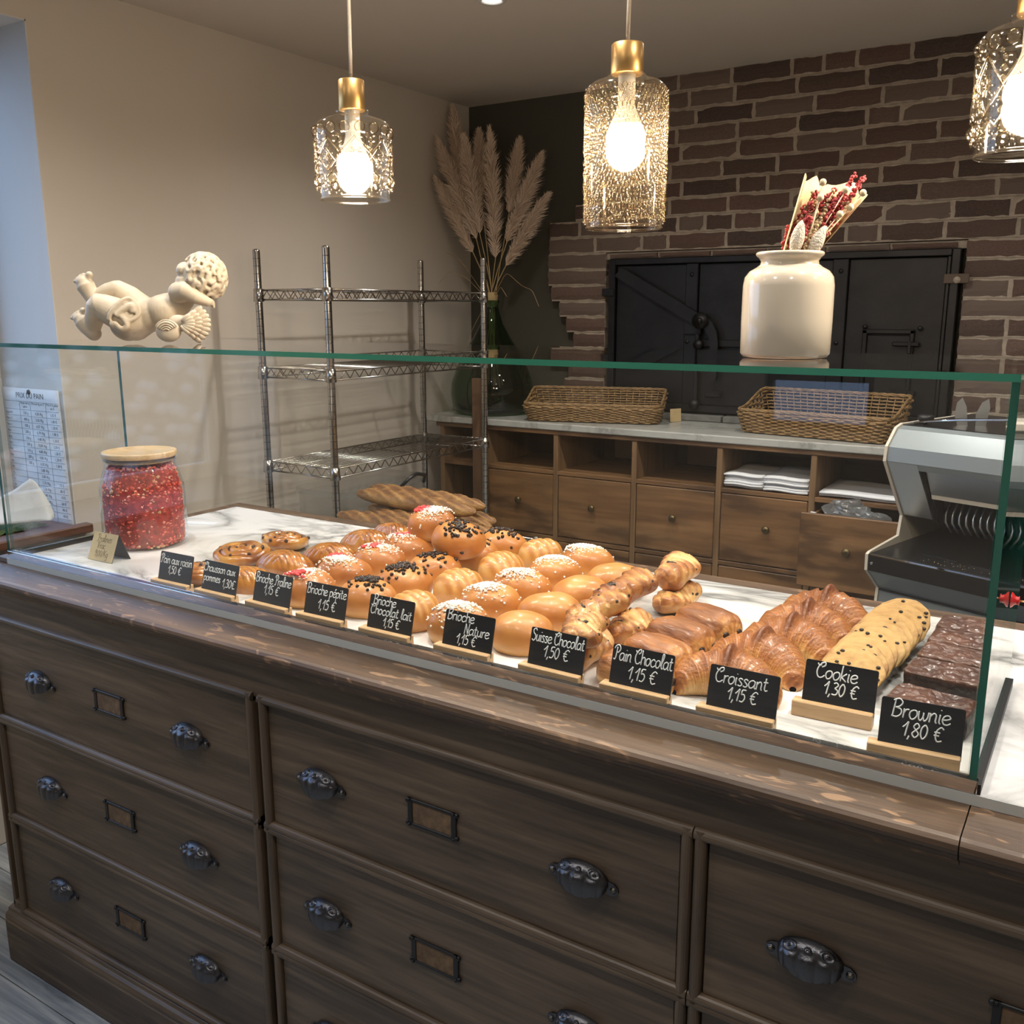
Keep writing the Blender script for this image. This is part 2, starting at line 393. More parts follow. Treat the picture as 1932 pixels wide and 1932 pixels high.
M['marble'] = marble('white_veined_marble', (.80, .785, .77), (.22, .22, .215), 1.7, .16)
M['oldmarble'] = marble('worn_marble_top', (.42, .42, .39), (.26, .26, .24), 5., .3)
# bricks: one material, tone per object
def brickmat():
    m, nt, p, o = newmat('fired_brick')
    oi = N(nt, 'ShaderNodeObjectInfo'); c = coords(nt, (1, 1, 1))
    n = N(nt, 'ShaderNodeTexNoise', i_Scale=22., i_Detail=6., i_Roughness=.65)
    va = N(nt, 'ShaderNodeVectorMath', operation='ADD'); nt.links.new(c, va.inputs[0]); nt.links.new(oi.outputs['Location'], va.inputs[1]); nt.links.new(va.outputs[0], n.inputs[0])
    ma = N(nt, 'ShaderNodeMath', operation='MULTIPLY_ADD'); ma.inputs[1].default_value = .75; nt.links.new(oi.outputs['Random'], ma.inputs[0]); nt.links.new(n.outputs[0], ma.inputs[2])
    nt.links.new(ramp(nt, [(.34, (.046, .036, .032)), (.58, (.105, .072, .056)), (.85, (.150, .090, .068)), (1., (.17, .125, .10))], ma.outputs[0]), p.inputs['Base Color'])
    p.inputs['Roughness'].default_value = .9
    n2 = N(nt, 'ShaderNodeTexNoise', i_Scale=130., i_Detail=6.); nt.links.new(va.outputs[0], n2.inputs[0]); bump(nt, n2.outputs[0], .6, .004, p)
    return m
M['brick'] = brickmat()

# ------------------------------------------------------------------ room
FL = -SLAB; CE = 1.487; XW = -2.62; YB = 2.72; YF = -3.2; XR = 2.3
def struct(o): o['kind'] = 'structure'; return o
mb = MB(); mb.box(-3.0, XR+.1, YF-.1, YB+.15, FL-.08, FL-.012)
floor = struct(mb.build('floor', M['floor'])); floor['label'] = 'weathered grey wooden board floor'
random.seed(3)
for i in range(16):
    y = -1.75+.125*i
    if y > .2: break
    x = -2.62-random.random()*.5
    while x < XR:
        L = random.uniform(1.1, 1.9); x1 = min(x+L, XR)
        if x1 > -2.62:
            b = MB(); b.box(max(x, -2.62)+.0015, x1-.0015, y+.0012, y+.1238, FL-.012, FL, .002)
            b.build('plank', M['floor'], floor)
        x = x1
mb = MB(); mb.box(-3.0, XR+.1, YF-.1, YF+1.45-.0, FL-.012, FL); mb.box(-3.0, XR+.1, .25, YB, FL-.012, FL)
mb.build('floor_field', M['floor'], floor)
mb = MB(); mb.box(-3.0, XR+.1, YF-.1, YB+.15, CE, CE+.08)
struct(mb.build('ceiling', M['ceilpaint'])); 
# left wall with a deep window opening
JY, SZ, LZ, WY0 = .546, -.125, 1.362, -1.40
mb = MB()
mb.box(-2.99, XW, JY, YB+.15, FL, CE); mb.box(-2.99, XW, YF-.1, WY0, FL, CE)
mb.box(-2.99, XW, WY0, JY, FL, SZ); mb.box(-2.99, XW, WY0, JY, LZ, CE)
wl = struct(mb.build('wall_left', M['wallpaint']))
mb = MB()
mb.box(-2.985, XW+.001, JY-.004, JY, SZ, LZ); mb.box(-2.985, XW+.001, WY0, JY, LZ-.004, LZ)
mb.box(-2.985, XW+.001, WY0, WY0+.004, SZ, LZ)
mb.build('reveal', M['reveal'], wl)
win = struct(empty('window_1')); 
mb = MB()
for (a, b) in ((WY0+.004, WY0+.06), (-.46, -.40), (JY-.06, JY-.004)): mb.box(-2.98, -2.94, a, b, SZ+.03, LZ-.004, .004)
for (a, b) in ((SZ+.03, SZ+.09), (LZ-.06, LZ-.004)): mb.box(-2.98, -2.94, WY0+.004, JY-.004, a, b, .004)
mb.build('window_frame', M['reveal'], win)
for (a, b) in ((WY0+.06, -.46), (-.40, JY-.06)):
    mb = MB(); mb.box(-2.962, -2.958, a, b, SZ+.09, LZ-.06); mb.build('pane', M['glass'], win)
mb = MB(); mb.box(-2.985, -2.585, WY0-.03, JY+.035, SZ, SZ+.028, .004)
struct(mb.build('trim_1', M['sillwood']))
# front wall (behind the viewer) with a small window, right wall
mb = MB(); wx0, wx1, wz0, wz1 = -1.30, -.81, .015, .265
mb.box(-3.0, wx0, YF-.1, YF, FL, CE); mb.box(wx1, XR+.1, YF-.1, YF, FL, CE)
mb.box(wx0, wx1, YF-.1, YF, FL, wz0); mb.box(wx0, wx1, YF-.1, YF, wz1, CE)
struct(mb.build('wall_front', M['wallpaint']))
win2 = struct(empty('window_2')); mb = MB()
for a, b in ((wx0, wx0+.03), (wx1-.03, wx1)): mb.box(a, b, YF-.08, YF-.04, wz0, wz1)
for a, b in ((wz0, wz0+.03), (wz1-.03, wz1)): mb.box(wx0, wx1, YF-.08, YF-.04, a, b)
mb.build('window_frame', M['iron'], win2)
mb = MB(); mb.box(wx0, wx1, YF-.062, YF-.058, wz0, wz1); mb.build('pane', M['tintglass'], win2)
mb = MB(); mb.box(XR, XR+.1, YF-.1, YB+.15, FL, CE); struct(mb.build('wall_right', M['wallpaint']))
# pebble wall of the yard outside the window
def pebbles():
    m, nt, p, o = newmat('pebble_wall'); c = coords(nt, (3.2, 3.2, 4.5))
    v = N(nt, 'ShaderNodeTexVoronoi', i_Scale=1.6); nt.links.new(c, v.inputs[0])
    nt.links.new(ramp(nt, [(.0, (.55, .53, .50)), (.35, (.42, .40, .38)), (.5, (.12, .115, .11))], v.outputs['Distance']), p.inputs['Base Color'])
    bump(nt, v.outputs['Distance'], 1., -.06, p); p.inputs['Roughness'].default_value = .9
    return m
mb = MB(); mb.box(-7.6, -7.4, -12., 9., FL, .55, .02); o = struct(mb.build('outside_wall', pebbles()))
mb = MB(); mb.box(-14., -2.99, -12., 9., FL-.1, FL-.02); struct(mb.build('outside_ground', M['ash']))
# back wall
mb = MB(); mb.box(-3.0, XR+.1, YB, YB+.15, FL, CE); wb = struct(mb.build('wall_back', M['greenwall']))
wb['label'] = 'dark olive back wall with a facing of old bricks'
PIT = .069; ROW0 = 1.481
edge = {}
def left_edge(z):
    T = [(1.5, -1.70), (1.30, -1.74), (1.18, -1.84), (1.07, -1.95), (1.0, -2.018), (.949, -2.063), (.889, -2.148), (.83, -2.15), (.76, -2.155), (.698, -2.155), (.63, -2.137),
         (.563, -2.095), (.502, -2.058), (.438, -2.02), (.375, -2.15), (.306, -2.045), (.238, -2.066), (.17, -2.05), (.1, -2.1), (-2, -2.1)]
    return min(T, key=lambda q: abs(q[0]-z))[1]
random.seed(11)
templates = []
for t in range(10):
    b = MB(); b.box(-.5, .5, -.5, .5, -.5, .5, .0)
    # chamfered, slightly uneven brick
    V = []; F = []
    nx, nz = 7, 3
    for j in range(nz+1):
        for i in range(nx+1):
            x = -.5+i/nx; z = -.5+j/nz
            ed = (i in (0, nx)) or (j in (0, nz))
            V.append((x+(random.uniform(-.012, .012) if ed else 0), -.5+(.22 if ed else random.uniform(0, .10)), z+(random.uniform(-.06, .06) if j in (0, nz) else 0)))
    k = nx+1
    for j in range(nz):
        for i in range(nx): F.append((j*k+i, j*k+i+1, (j+1)*k+i+1, (j+1)*k+i))
    rim = [i for i in range(k)]+[j*k+nx for j in range(1, nz+1)]+[nz*k+i for i in range(nx-1, -1, -1)]+[j*k for j in range(nz-1, 0, -1)]
    n0 = len(V)
    for q in rim: V.append((V[q][0]*.995, .5, V[q][2]*.98))
    for a in range(len(rim)):
        c = (a+1) % len(rim); F.append((rim[a], n0+a, n0+c, rim[c]))
    bb = MB(); bb.add(V, F, False); me = bb.mesh('brick', M['brick']); templates.append(me)
mort = MB(); bricks = []
ox0, ox1, oz1 = -1.862, -.418, .797
for k in range(22):
    z1 = ROW0-PIT*k+.0045; z0 = z1-PIT+.0140
    zc = (z0+z1)/2
    if z1 < .09: break
    xl = left_edge(zc); xr = 1.25
    segs = [(xl, xr)] if z0 > oz1-.02 else [(xl, ox0), (ox1, xr)]
    for (a, b) in segs:
        mort.box(a+.002, b, 2.673, YB, max(z0-.0065, .05), min(z1+.0065, CE))
        x = a; first = True
        if a == ox1: x = a
        while x < b-.03:
            L = random.choice([.235, .245, .225, .255, .24, .12, .19]) if not first else random.choice([.2, .24, .16, .25])
            if a == xl and zc < .9: L = random.choice([.24, .26, .25]) if first else L
            first = False
            x1 = min(x+L, b)
            if b-x1 < .07: x1 = b
            bl = x1-x-(.015 if x1 < b-1e-4 else 0)
            if zc+.03 < CE+.02: bricks.append((x+bl/2, zc, bl, z1-z0))
            x = x1
for i in range(6):
    x = ox0+.02+i*.234; bricks.append((x+.112, oz1-.013, .222, .019))
mort.box(ox0, ox1, 2.684, YB, .772, .80)
mort.build('mortar', M['mortar'], wb)
for (x, z, L, h) in bricks:
    o = inst('brick', random.choice(templates), wb, (x, 2.680+random.uniform(-.002, .002), z), (random.uniform(-.02, .02), random.uniform(-.008, .008), 0),
             (L, .03, h))
# recessed ceiling lights
for i, (x, y) in enumerate(SPOTS[:3]):
    nm = ('over the space behind the counter, nearest the beige wall', 'in the middle of the ceiling behind the counter', 'towards the brick wall end behind the counter')[i]
    t = empty('ceiling_light', (x, y, CE), 0, 'small round recessed ceiling light '+nm, 'light', 'recessed ceiling lights')
    mb = MB(); mb.lathe([(.028, -.001), (.032, -.006), (.043, -.006), (.045, 0), (.028, 0)], 24, cap=False); mb.build('trim_ring', M['reveal'], t)
    mb = MB(); mb.lathe([(.0, -.0015), (.028, -.0015)], 24, cap=False); mb.build('lens', M['spotglow'], t)

# ------------------------------------------------------------------ shop counter
CX0, CX1 = -2.075, .62
ct = empty('shop_counter', (0, 0, 0), 0, 'old dark oak shop counter with rows of drawers and cast shell handles', 'counter')
FY = -.060
# carcass and face frame (drawers are set in front of the carcass)
mb = MB(); mb.box(CX0, CX1, FY+.012, .715, FL+.1, -.052); mb.build('carcass', M['oak'], ct)
Zr = [(-.128, -.362), (-.384, -.617), (-.640, -.876)]
Xc = [(-2.022, -1.180), (-1.130, -.338), (-.302, .49)]
mb = MB()
mb.box(CX0, CX1, FY, FY+.02, -.122, -.05, .001)
mb.build('frieze', M['oak'], ct)
# rails between rows: two half-round beads with a groove
def bead_h(x0, x1, z, r=.0085, y=FY-.001):
    b = MB(); n = 9
    prof = [(y-r*math.sin(math.pi*i/(n-1)), z+r*math.cos(math.pi*i/(n-1))) for i in range(n)]
    b.prism(prof+[(y+.014, z-r), (y+.014, z+r)], x0, x1, 'x'); return b
def bead_v(x, z0, z1, r=.0085, y=FY-.001):
    b = MB(); n = 9
    prof = [(x+r*math.cos(math.pi*i/(n-1)), y-r*math.sin(math.pi*i/(n-1))) for i in range(n)]
    b.prism(prof+[(x-r, y+.014), (x+r, y+.014)], z0, z1, 'z'); return b
for (x0, x1) in Xc:
    for (z1, z0) in Zr:
        for z in (z1+.0065, z0-.0065): bead_h(x0-.017, x1+.017, z).build('bead', M['oak'], ct, fix=True)
        for x in (x0-.0085, x1+.0085): bead_v(x, z0-.013, z1+.013).build('bead', M['oak_v'], ct, fix=True)
# stile at the end with a sunk panel, plinth, base moulding
mb = MB(); mb.box(CX0, -2.066, FY-.004, FY+.02, -.88, -.122, .002); mb.box(-2.046, -2.036, FY-.004, FY+.02, -.88, -.122, .002)
mb.box(CX0, -2.036, FY-.004, FY+.02, -.90, -.865, .002); mb.build('stile', M['oak_v'], ct)
mb = MB(); P = [(FY, -.885), (FY-.010, -.889), (FY-.012, -.896), (FY-.018, -.900), (FY-.021, -.908), (FY-.021, -.915), (FY+.02, -.915), (FY+.02, -.885)]
mb.prism(P, CX0-.014, CX1, 'x'); mb.build('base_moulding', M['oak'], ct, fix=True)
mb = MB(); mb.box(CX0-.016, CX1, FY-.023, .71, FL, -.915, .004); mb.build('plinth', M['oak'], ct)
# top: a moulded board running along the front, with a seam, and frame boards behind the slab
prof = [(.70, -.0145), (-.082, -.0145), (-.088, -.0165), (-.0915, -.021), (-.0925, -.027), (-.090, -.033), (-.085, -.037), (-.084, -.042), (-.078, -.046),
        (-.068, -.052), (-.063, -.060), (.70, -.060)]
for (a, b) in ((-2.115, -.004), (-.0025, CX1+.03)):
    mb = MB(); mb.prism(prof, a, b, 'x'); mb.build('top_board', M['oak_top'], ct, fix=True)
for q in ((-2.075, CX1+.03, .681, .727, -.0145, -.0005, .002), (-2.075, -2.037, .0, .681, -.0145, -.001, .002)):
    mb = MB(); mb.box(*q); mb.build('slab_border', M['oak_top'], ct)
# cast shell handle
def shell_mesh():
    mb = MB(); A, B, D = .0425, .029, .0215
    def fn(u, v):
        a = math.pi*u; t = v; q = a-math.pi/2
        e = max(0., math.sin(a))**.75
        x = -A*math.cos(a)*(1-.05*t)
        ang = t*math.pi*.66
        z = B*e*math.cos(ang); y = -D*e*math.sin(ang)**.85
        rel = .0032*(abs(math.cos(5.5*q))**.6)*S01(.42, .62, t)*e                       # flutes of the shell
        for (cx_, ct, rr_) in ((.62, .30, .34), (-.62, .30, .34)):                      # scrolls either side
            d = math.hypot((q-cx_)/.9, (t-ct)*1.9); rel += .0030*max(0, math.cos(d*24))*S01(rr_, rr_*.6, d)*e
        d0 = math.hypot(q/.75, (t-.34)*2.2); rel += .0036*S01(.16, .10, d0)-.0024*S01(.08, .03, d0)
        y -= rel; z += rel*.6
        z -= .0045*S01(.72, 1, t)*(abs(math.cos(2.6*q))**.5)*e
        return (x, y-.0015, z)
    mb.grid(fn, 97, 44)
    for s in (-1, 1):
        P = [(s*.040, .010), (s*.050, .0085), (s*.0565, .003), (s*.0575, -.004), (s*.052, -.0095), (s*.040, -.011)]
        mb.prism(P, -.0035, 0, 'y'); mb.tube([(s*.050, -.003, -.001), (s*.050, -.0048, -.001)], .0052, 12)
    me = mb.mesh('handle', M['castiron']); fixn(me); return me
def shell_thick(me): return me
handle_me = shell_mesh()
screw = MB(); screw.tube([(0, -.0044, 0), (0, -.0058, 0)], .0034, 10)
screw_me = screw.mesh('screw', plain('worn_screw', (.20, .18, .14), .4, 1.))
lab = MB(); lw_, lh = .050, .024
for (a, b, c, d) in ((-lw_, lw_, lh-.005, lh), (-lw_, lw_, -lh, -lh+.005), (-lw_, -lw_+.010, -lh, lh), (lw_-.010, lw_, -lh, lh)): lab.box(a, b, -.004, 0, c, d, .001)
for s in (-1, 1):
    for t in (-1, 1): lab.tube([(s*(lw_-.004), -.004, t*(lh-.002)), (s*(lw_-.004), -.006, t*(lh-.002))], .0028, 8); lab.ball((s*(lw_+.001), -.002, t*(lh-.004)), .0045, 6)
label_me = lab.mesh('label_frame', plain('black_label_frame', (.022, .022, .023), .4, .5))
card = MB(); card.box(-.041, .041, -.0015, 0, -.019, .019)
card_me = card.mesh('old_card', plain('aged_card', (.13, .080, .042), .8, var=.4, vscale=60.))
for ci, (x0, x1) in enumerate(Xc):
    for ri, (z1, z0) in enumerate(Zr):
        xm = (x0+x1)/2; zm = (z0+z1)/2
        b = MB(); b.box(x0+.0018, x1-.0018, FY+.001, FY+.016, z0+.0018, z1-.0018, .0012)
        d = b.build('drawer', M['oak'], ct)
        hs = ((-1.852, -1.352), (-1.005, -.487), (-.16, .36))[ci]
        for hx in hs:
            h = inst('handle', handle_me, d, (hx, FY+.001, zm-.004), label='dark cast metal shell handle with scrollwork'); [inst('screw', screw_me, h, (q*.050, 0, -.001)) for q in (-1, 1)]
        lx = (-1.602, -.762, .095)[ci]
        inst('label_frame', label_me, d, (lx, FY+.001, zm+.002+.004), scale=(.97, 1, 1)); inst('old_card', card_me, d, (lx, FY+.0005, zm+.006))

# ------------------------------------------------------------------ marble slab
ms = empty('marble_slab', (0, 0, 0), 0, 'white marble slab with grey veins lying on the oak counter', 'slab')
mb = MB(); mb.box(-2.036, CX1+.02, .0, .680, -.0145, 0.0, .0008); mb.build('slab_top', M['marble'], ms)
mb = MB(); mb.box(-2.036, CX1+.02, -.0012, 0.0, -.0143, -.0006); mb.build('edge_band', M['slabedge'], ms, label='pale grey edge band along the slab front')

# ------------------------------------------------------------------ glass display case
gc = empty('display_case', (0, 0, 0), 0, 'open-backed glass display case in a chrome rail on the counter', 'display case')
GH = .491; TD = .43
def pane(name, x0, x1, y0, y1, z0, z1, thin, clear=()):
    b = MB(); b.box(x0, x1, y0, y1, z0, z1)
    # box faces: 0 bottom 1 top 2 front 3 back 4 left 5 right
    big = {'x': (4, 5), 'y': (2, 3), 'z': (0, 1)}[thin]
    b.m = [0 if (i in big or i in clear) else 1 for i in range(6)]
    return b.build(name, [M['glass'], M['glassedge']], gc)
pane('front_pane', -2.020, -.010, .003, .011, .0168, GH-.0087, 'y', (0, 1))
pane('top_pane', -2.030, 0, .0, TD, GH-.0085, GH, 'z', (3, 4))
pane('side_pane', -2.030, -2.020, .0, .33, .012, GH-.0087, 'x')
pane('side_pane', -.0085, 0, .0, .383, .012, GH-.0087, 'x')
for (a, b_) in ((-.0005, .0025), (.0115, .014)):
    mb = MB(); mb.box(-2.031, .0015, a, b_, .0, .0168, .0004); mb.build('chrome_rail', M['chrome'], gc)
for q in ((-2.029, -.0, .0026, .0114, 0, .0164), (-.001, .0055, .0, .384, 0, .0135, .0004), (-2.0305, -2.0195, .0, .33, 0, .0115)):
    mb = MB(); mb.box(*q); mb.build('gasket', M['rubber'], gc)

# ------------------------------------------------------------------ pendant lamps
def pendant(x, y, top, bot, cap_top, rad, capr, kind, label):
    t = empty('pendant_lamp', (x, y, top), 0, label, 'lamp', 'pendant lamps over the counter')
    H = top-bot; mat = M['shade'] if kind == 'bubble' else M['shadeclear']
    # shade wall: shoulder, body, open bottom
    neck = capr*1.14
    if kind == 'bubble': prof = [(neck*.9, .006), (neck*1.02, .003), (neck*1.15, -.001), (rad*.62, -.005), (rad*.80, -.009), (rad*.92, -.016), (rad*.965, -.026), (rad*.968, -.04)]
    else: prof = [(neck*.95, .006), (neck*1.1, .004), (neck*1.14, .0), (neck*1.05, -.004), (rad*.60, -.009), (rad*.82, -.014), (rad*.935, -.020), (rad*.965, -.030), (rad*.966, -.04)]
    n = 10
    for i in range(1, n+1): prof.append((rad*.965-(.004*i/n if kind == 'bubble' else .005*i/n), -.04-(H-.04)*i/n))
    mb = MB(); mb.lathe(prof, 56, cap=False); mb.build('shade', mat, t)
    mb = MB(); mb.tube([((prof[-1][0])*math.cos(a*math.pi/28), (prof[-1][0])*math.sin(a*math.pi/28), -H) for a in range(56)], .0022, 6, closed=True)
    mb.build('shade_rim', mat, t)
    rnd = random.Random(hash(label) % 1000 if False else int(x*1000) % 997)
    mb = MB()
    def on(a, z, r, flat=.55):
        Rr = rad*.965
        mb.ball((0, 0, 0), (r*flat, r, r), 7 if kind == 'bubble' else 10, M=Matrix.Rotation(a, 4, 'Z') @ Matrix.Translation((Rr, 0, z)))
    if kind == 'bubble':
        nr = int((H-.022)/.0066)
        for q in range(nr):
            na = int(2*math.pi*rad/.0070)
            for i in range(na):
                a = 2*math.pi*(i+.5*(q % 2)+rnd.uniform(-.22, .22))/na; z = -.020-.0066*(q+.5)+rnd.uniform(-.0015, .0015)
                on(a, z, rnd.choice((.0020, .0024, .0028, .0032, .0036, .0048)), .75)
    else:
        for i in range(16):                      # big pearls round the shoulder and foot
            a = 2*math.pi*(i+.3)/16
            on(a, -.034, .0098, .75); on(a, -H+.030, .0092, .75); on(a+.2, -H+.017, .0038); on(a+.2, -.047, .0036)
            for q in range(10):
                b = 2*math.pi*q/10; on(a+.0092*1.25*math.cos(b)/rad, -H+.030+.0118*math.sin(b), .0018)
        z0, z1 = -.050, -H+.044
        for i in range(8):                       # lozenge ribs with stars
            a = 2*math.pi*i/8; w_ = math.pi/8; zm = (z0+z1)/2
            for k in range(4):
                P = [(a-w_, zm), (a, z0), (a+w_, zm), (a, z1), (a-w_, zm)]
                (a0, za), (a1, zb) = P[k], P[k+1]
                mb.tube([(rad*.985*math.cos(a0+(a1-a0)*s/5), rad*.985*math.sin(a0+(a1-a0)*s/5), za+(zb-za)*s/5) for s in range(6)], .0022, 5)
            for k in range(8):
                b = 2*math.pi*k/8
                mb.tube([(rad*.985*math.cos(a+s*math.cos(b)*.16), rad*.985*math.sin(a+s*math.cos(b)*.16), zm+s*math.sin(b)*.013) for s in (.25, 1)], .0016, 4)
            for k in range(6):
                zz = z0+(z1-z0)*(k+.5)/6; on(a+w_*(1 if True else 0), zz, .0042, .9)
    mb.build('relief', M['beads'] if kind == 'bubble' else M['beadsclear'], t, kind='stuff', label='pressed glass beads and ribs')
    # brass cap, cord, bulb
    ct_ = cap_top-top
    mb = MB(); mb.lathe([(.004, ct_), (capr*.94, ct_), (capr, ct_-.0015), (capr, .0045), (capr*.97, .0035), (capr*.5, .0035)], 40, cap=False)
    mb.build('cap', M['brass'], t)
    mb = MB(); L = CE-top
    mb.tube([(math.sin(k*.6)*.0012, 0, ct_-.002+(L-ct_+.002)*k/10) for k in range(11)], .0034, 8); mb.build('cord', M['cord'], t)
    br = .031; bz = -.090
    mb = MB(); mb.lathe([(.0135, .006), (.0135, -.040), (.017, -.052), (br*.84, bz+br*.60)], 24, cap=False); mb.build('bulb_collar', M['bulbcap'], t)
    mb = MB(); mb.ball((0, 0, bz-.0), (br, br, br*.95), 16); mb.build('bulb', M['bulb'], t)
pendant(-1.127, .22, .906, .757, .961, .0700, .0232, 'diamond', 'short clear pressed-glass pendant lamp with brass cap, in front of the beige wall')
pendant(-.611, .28, .914, .688, .962, .0665, .0250, 'bubble', 'tall amber bubble-glass pendant lamp with brass cap, above the middle of the counter')
pendant(-.052, .32, .925, .758, .975, .0660, .0235, 'diamond', 'clear diamond-cut glass pendant lamp at the brick wall end of the counter')

# ------------------------------------------------------------------ chrome wire rack
def rack():
    t = empty('wire_rack', (0, 0, 0), 0, 'chrome wire shelving rack with four posts standing along the beige wall', 'rack')
    xa, xb, ya, yb = -2.454, -2.131, 1.2, 2.112
    for (x, y) in ((xa, ya), (xb, ya), (xa, yb), (xb, yb)):
        b = MB(); b.lathe([(.0127, FL), (.0127, .757), (.0115, .763), (.002, .765)], 14, c=(x, y, 0)); 
        z = FL+.06
        po = b.build('post', M['steel'], t)
        g = MB()
        while z < .75:
            g.lathe([(.0129, z), (.0130, z+.0008), (.0129, z+.0016)], 12, c=(x, y, 0), cap=False); z += .0254
        g.build('grooves', M['iron'], po, kind='stuff')
    for zt in (.626, .360, .027, -.30, -.78):
        s = MB()
        zb = zt-.032
        for z in (zt, zb):
            for (p, q) in (((xa, ya), (xb, ya)), ((xa, yb), (xb, yb)), ((xa, ya), (xa, yb)), ((xb, ya), (xb, yb))):
                s.tube([(p[0], p[1], z), (q[0], q[1], z)], .0030, 6)
        for (p, q, n) in (((xa, ya), (xb, ya), 6), ((xa, yb), (xb, yb), 6), ((xa, ya), (xa, yb), 17), ((xb, ya), (xb, yb), 17)):
            pts = []
            for i in range(2*n+1):
                f = .05+.9*i/(2*n); pts.append((p[0]+(q[0]-p[0])*f, p[1]+(q[1]-p[1])*f, zt-.002 if i % 2 else zb+.002))
            s.tube(pts, .0022, 5)
        n = 14
        for i in range(1, n):
            x = xa+(xb-xa)*i/n; s.tube([(x, ya, zt+.002), (x, yb, zt+.002)], .0019, 5)
        for y in (ya+.23, ya+.456, ya+.68): s.tube([(xa, y, zt-.003), (xb, y, zt-.003)], .0030, 5)
        so = s.build('shelf', M['steel'], t)
        for (x, y) in ((xa, ya), (xb, ya), (xa, yb), (xb, yb)):
            c = MB(); c.lathe([(.0127, zt+.006), (.0165, zt+.005), (.0185, zb-.006), (.0127, zb-.007)], 14, c=(x, y, 0), cap=False)
            c.build('collar', M['steel'], so)
    return t
rack()

# ------------------------------------------------------------------ cabinet with drawers under a marble top
KF, KB, KT = 2.25, 2.70, .064
cb = empty('drawer_cabinet', (0, 0, 0), 0, 'old pine cabinet with open cubbyholes above square drawers, below the oven doors', 'cabinet')
ux = [-2.46, -2.222, -1.867, -1.505, -1.150, -.797, -.440, -.085, .27]
for x in ux:
    b = MB(); b.box(x-.011, x+.011, KF, KB-.02, FL+.04, KT-.018, .002); b.build('upright', M['pine_v'], cb)
b = MB(); b.box(ux[0]-.03, ux[-1]+.02, KF-.004, KB-.02, KT-.018, KT, .003); b.build('top_rail', M['pine'], cb)
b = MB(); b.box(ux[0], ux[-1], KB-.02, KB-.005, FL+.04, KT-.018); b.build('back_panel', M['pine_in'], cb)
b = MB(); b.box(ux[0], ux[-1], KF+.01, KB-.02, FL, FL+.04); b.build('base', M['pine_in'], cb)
rows = [-.115, -.400, -.685, -.97]
for i in range(len(ux)-1):
    for z in rows:
        b = MB(); b.box(ux[i]+.011, ux[i+1]-.011, KF+.001, KB-.02, z-.0085, z+.0085, .0015); b.build('shelf', M['pine'], cb)
knob = MB(); knob.lathe([(.006, 0), (.006, .010), (.0135, .015), (.0150, .020), (.012, .0245), (.004, .026)], 18, M=Matrix.Rotation(R(90), 4, 'X'))
knob_me = knob.mesh('knob', plain('aged_brass_knob', (.16, .12, .06), .35, .9))
fixn(knob_me)
for i in range(1, len(ux)-1):
    for r in range(3):
        z1 = rows[r]-.012; z0 = rows[r+1]+.012
        pull = .185 if (i == 5 and r == 0) else 0
        x0, x1 = ux[i]+.0135, ux[i+1]-.0135
        b = MB(); b.box(x0, x1, KF-pull+.001, KF-pull+.018, z0, z1, .003)
        if pull:
            b.box(x0+.004, x0+.014, KF-pull+.018, KF+.2, z0+.01, z1-.03); b.box(x1-.014, x1-.004, KF-pull+.018, KF+.2, z0+.01, z1-.03); b.box(x0+.004, x1-.004, KF-pull+.018, KF+.2, z0+.01, z0+.02)
        d = b.build('drawer', M['pine'], cb)
        if pull: d['label'] = 'drawer pulled open with plastic bags inside'
        inst('knob', knob_me, d, ((x0+x1)/2+(.02 if i == 4 else 0), KF-pull+.001, (z0+z1)/2+.012))
# dark knots are in the wood; round wire grille inside one cubby
g = MB()
for r in (.012, .022, .032, .042, .052): g.tube([(r*math.cos(a*math.pi/16), 0, r*math.sin(a*math.pi/16)) for a in range(32)], .0022, 5, closed=True)
for k in range(4): g.tube([(.054*math.cos(k*math.pi/4), .002, .054*math.sin(k*math.pi/4)), (-.054*math.cos(k*math.pi/4), .002, -.054*math.sin(k*math.pi/4))], .0016, 4)
g.build('vent_grille', M['blackmetal'], cb, loc=(-1.225, KB-.034, -.02))
for a in (-1.45, -1.80):
    g = MB(); g.box(a, a+.28, KB-.028, KB-.02, -.10, .03, .001); g.build('pale_backing', M['cream'], cb)
mb = MB(); mb.box(-2.538, .32, KF-.012, YB-.045, KT+.001, KT+.030, .004)
mb.build('marble_worktop', M['oldmarble'], label='worn grey-white marble worktop on the pine cabinet', cat='worktop')
WT = KT+.030
mb = MB()
for i in range(5): mb.box(-1.84+i*.28, -1.84+i*.28+.272, YB-.115, YB-.046, WT+.0005, WT+.028, .004)
lg = empty('stone_ledge', (0, 0, 0), 0, 'narrow dusty stone ledge under the black oven doors', 'ledge')
for i in range(5):
    b = MB(); b.box(-1.84+i*.28, -1.84+i*.28+.272, YB-.10, YB-.046, WT+.0005, WT+.028, .004); b.build('stone', M['ash'], lg)

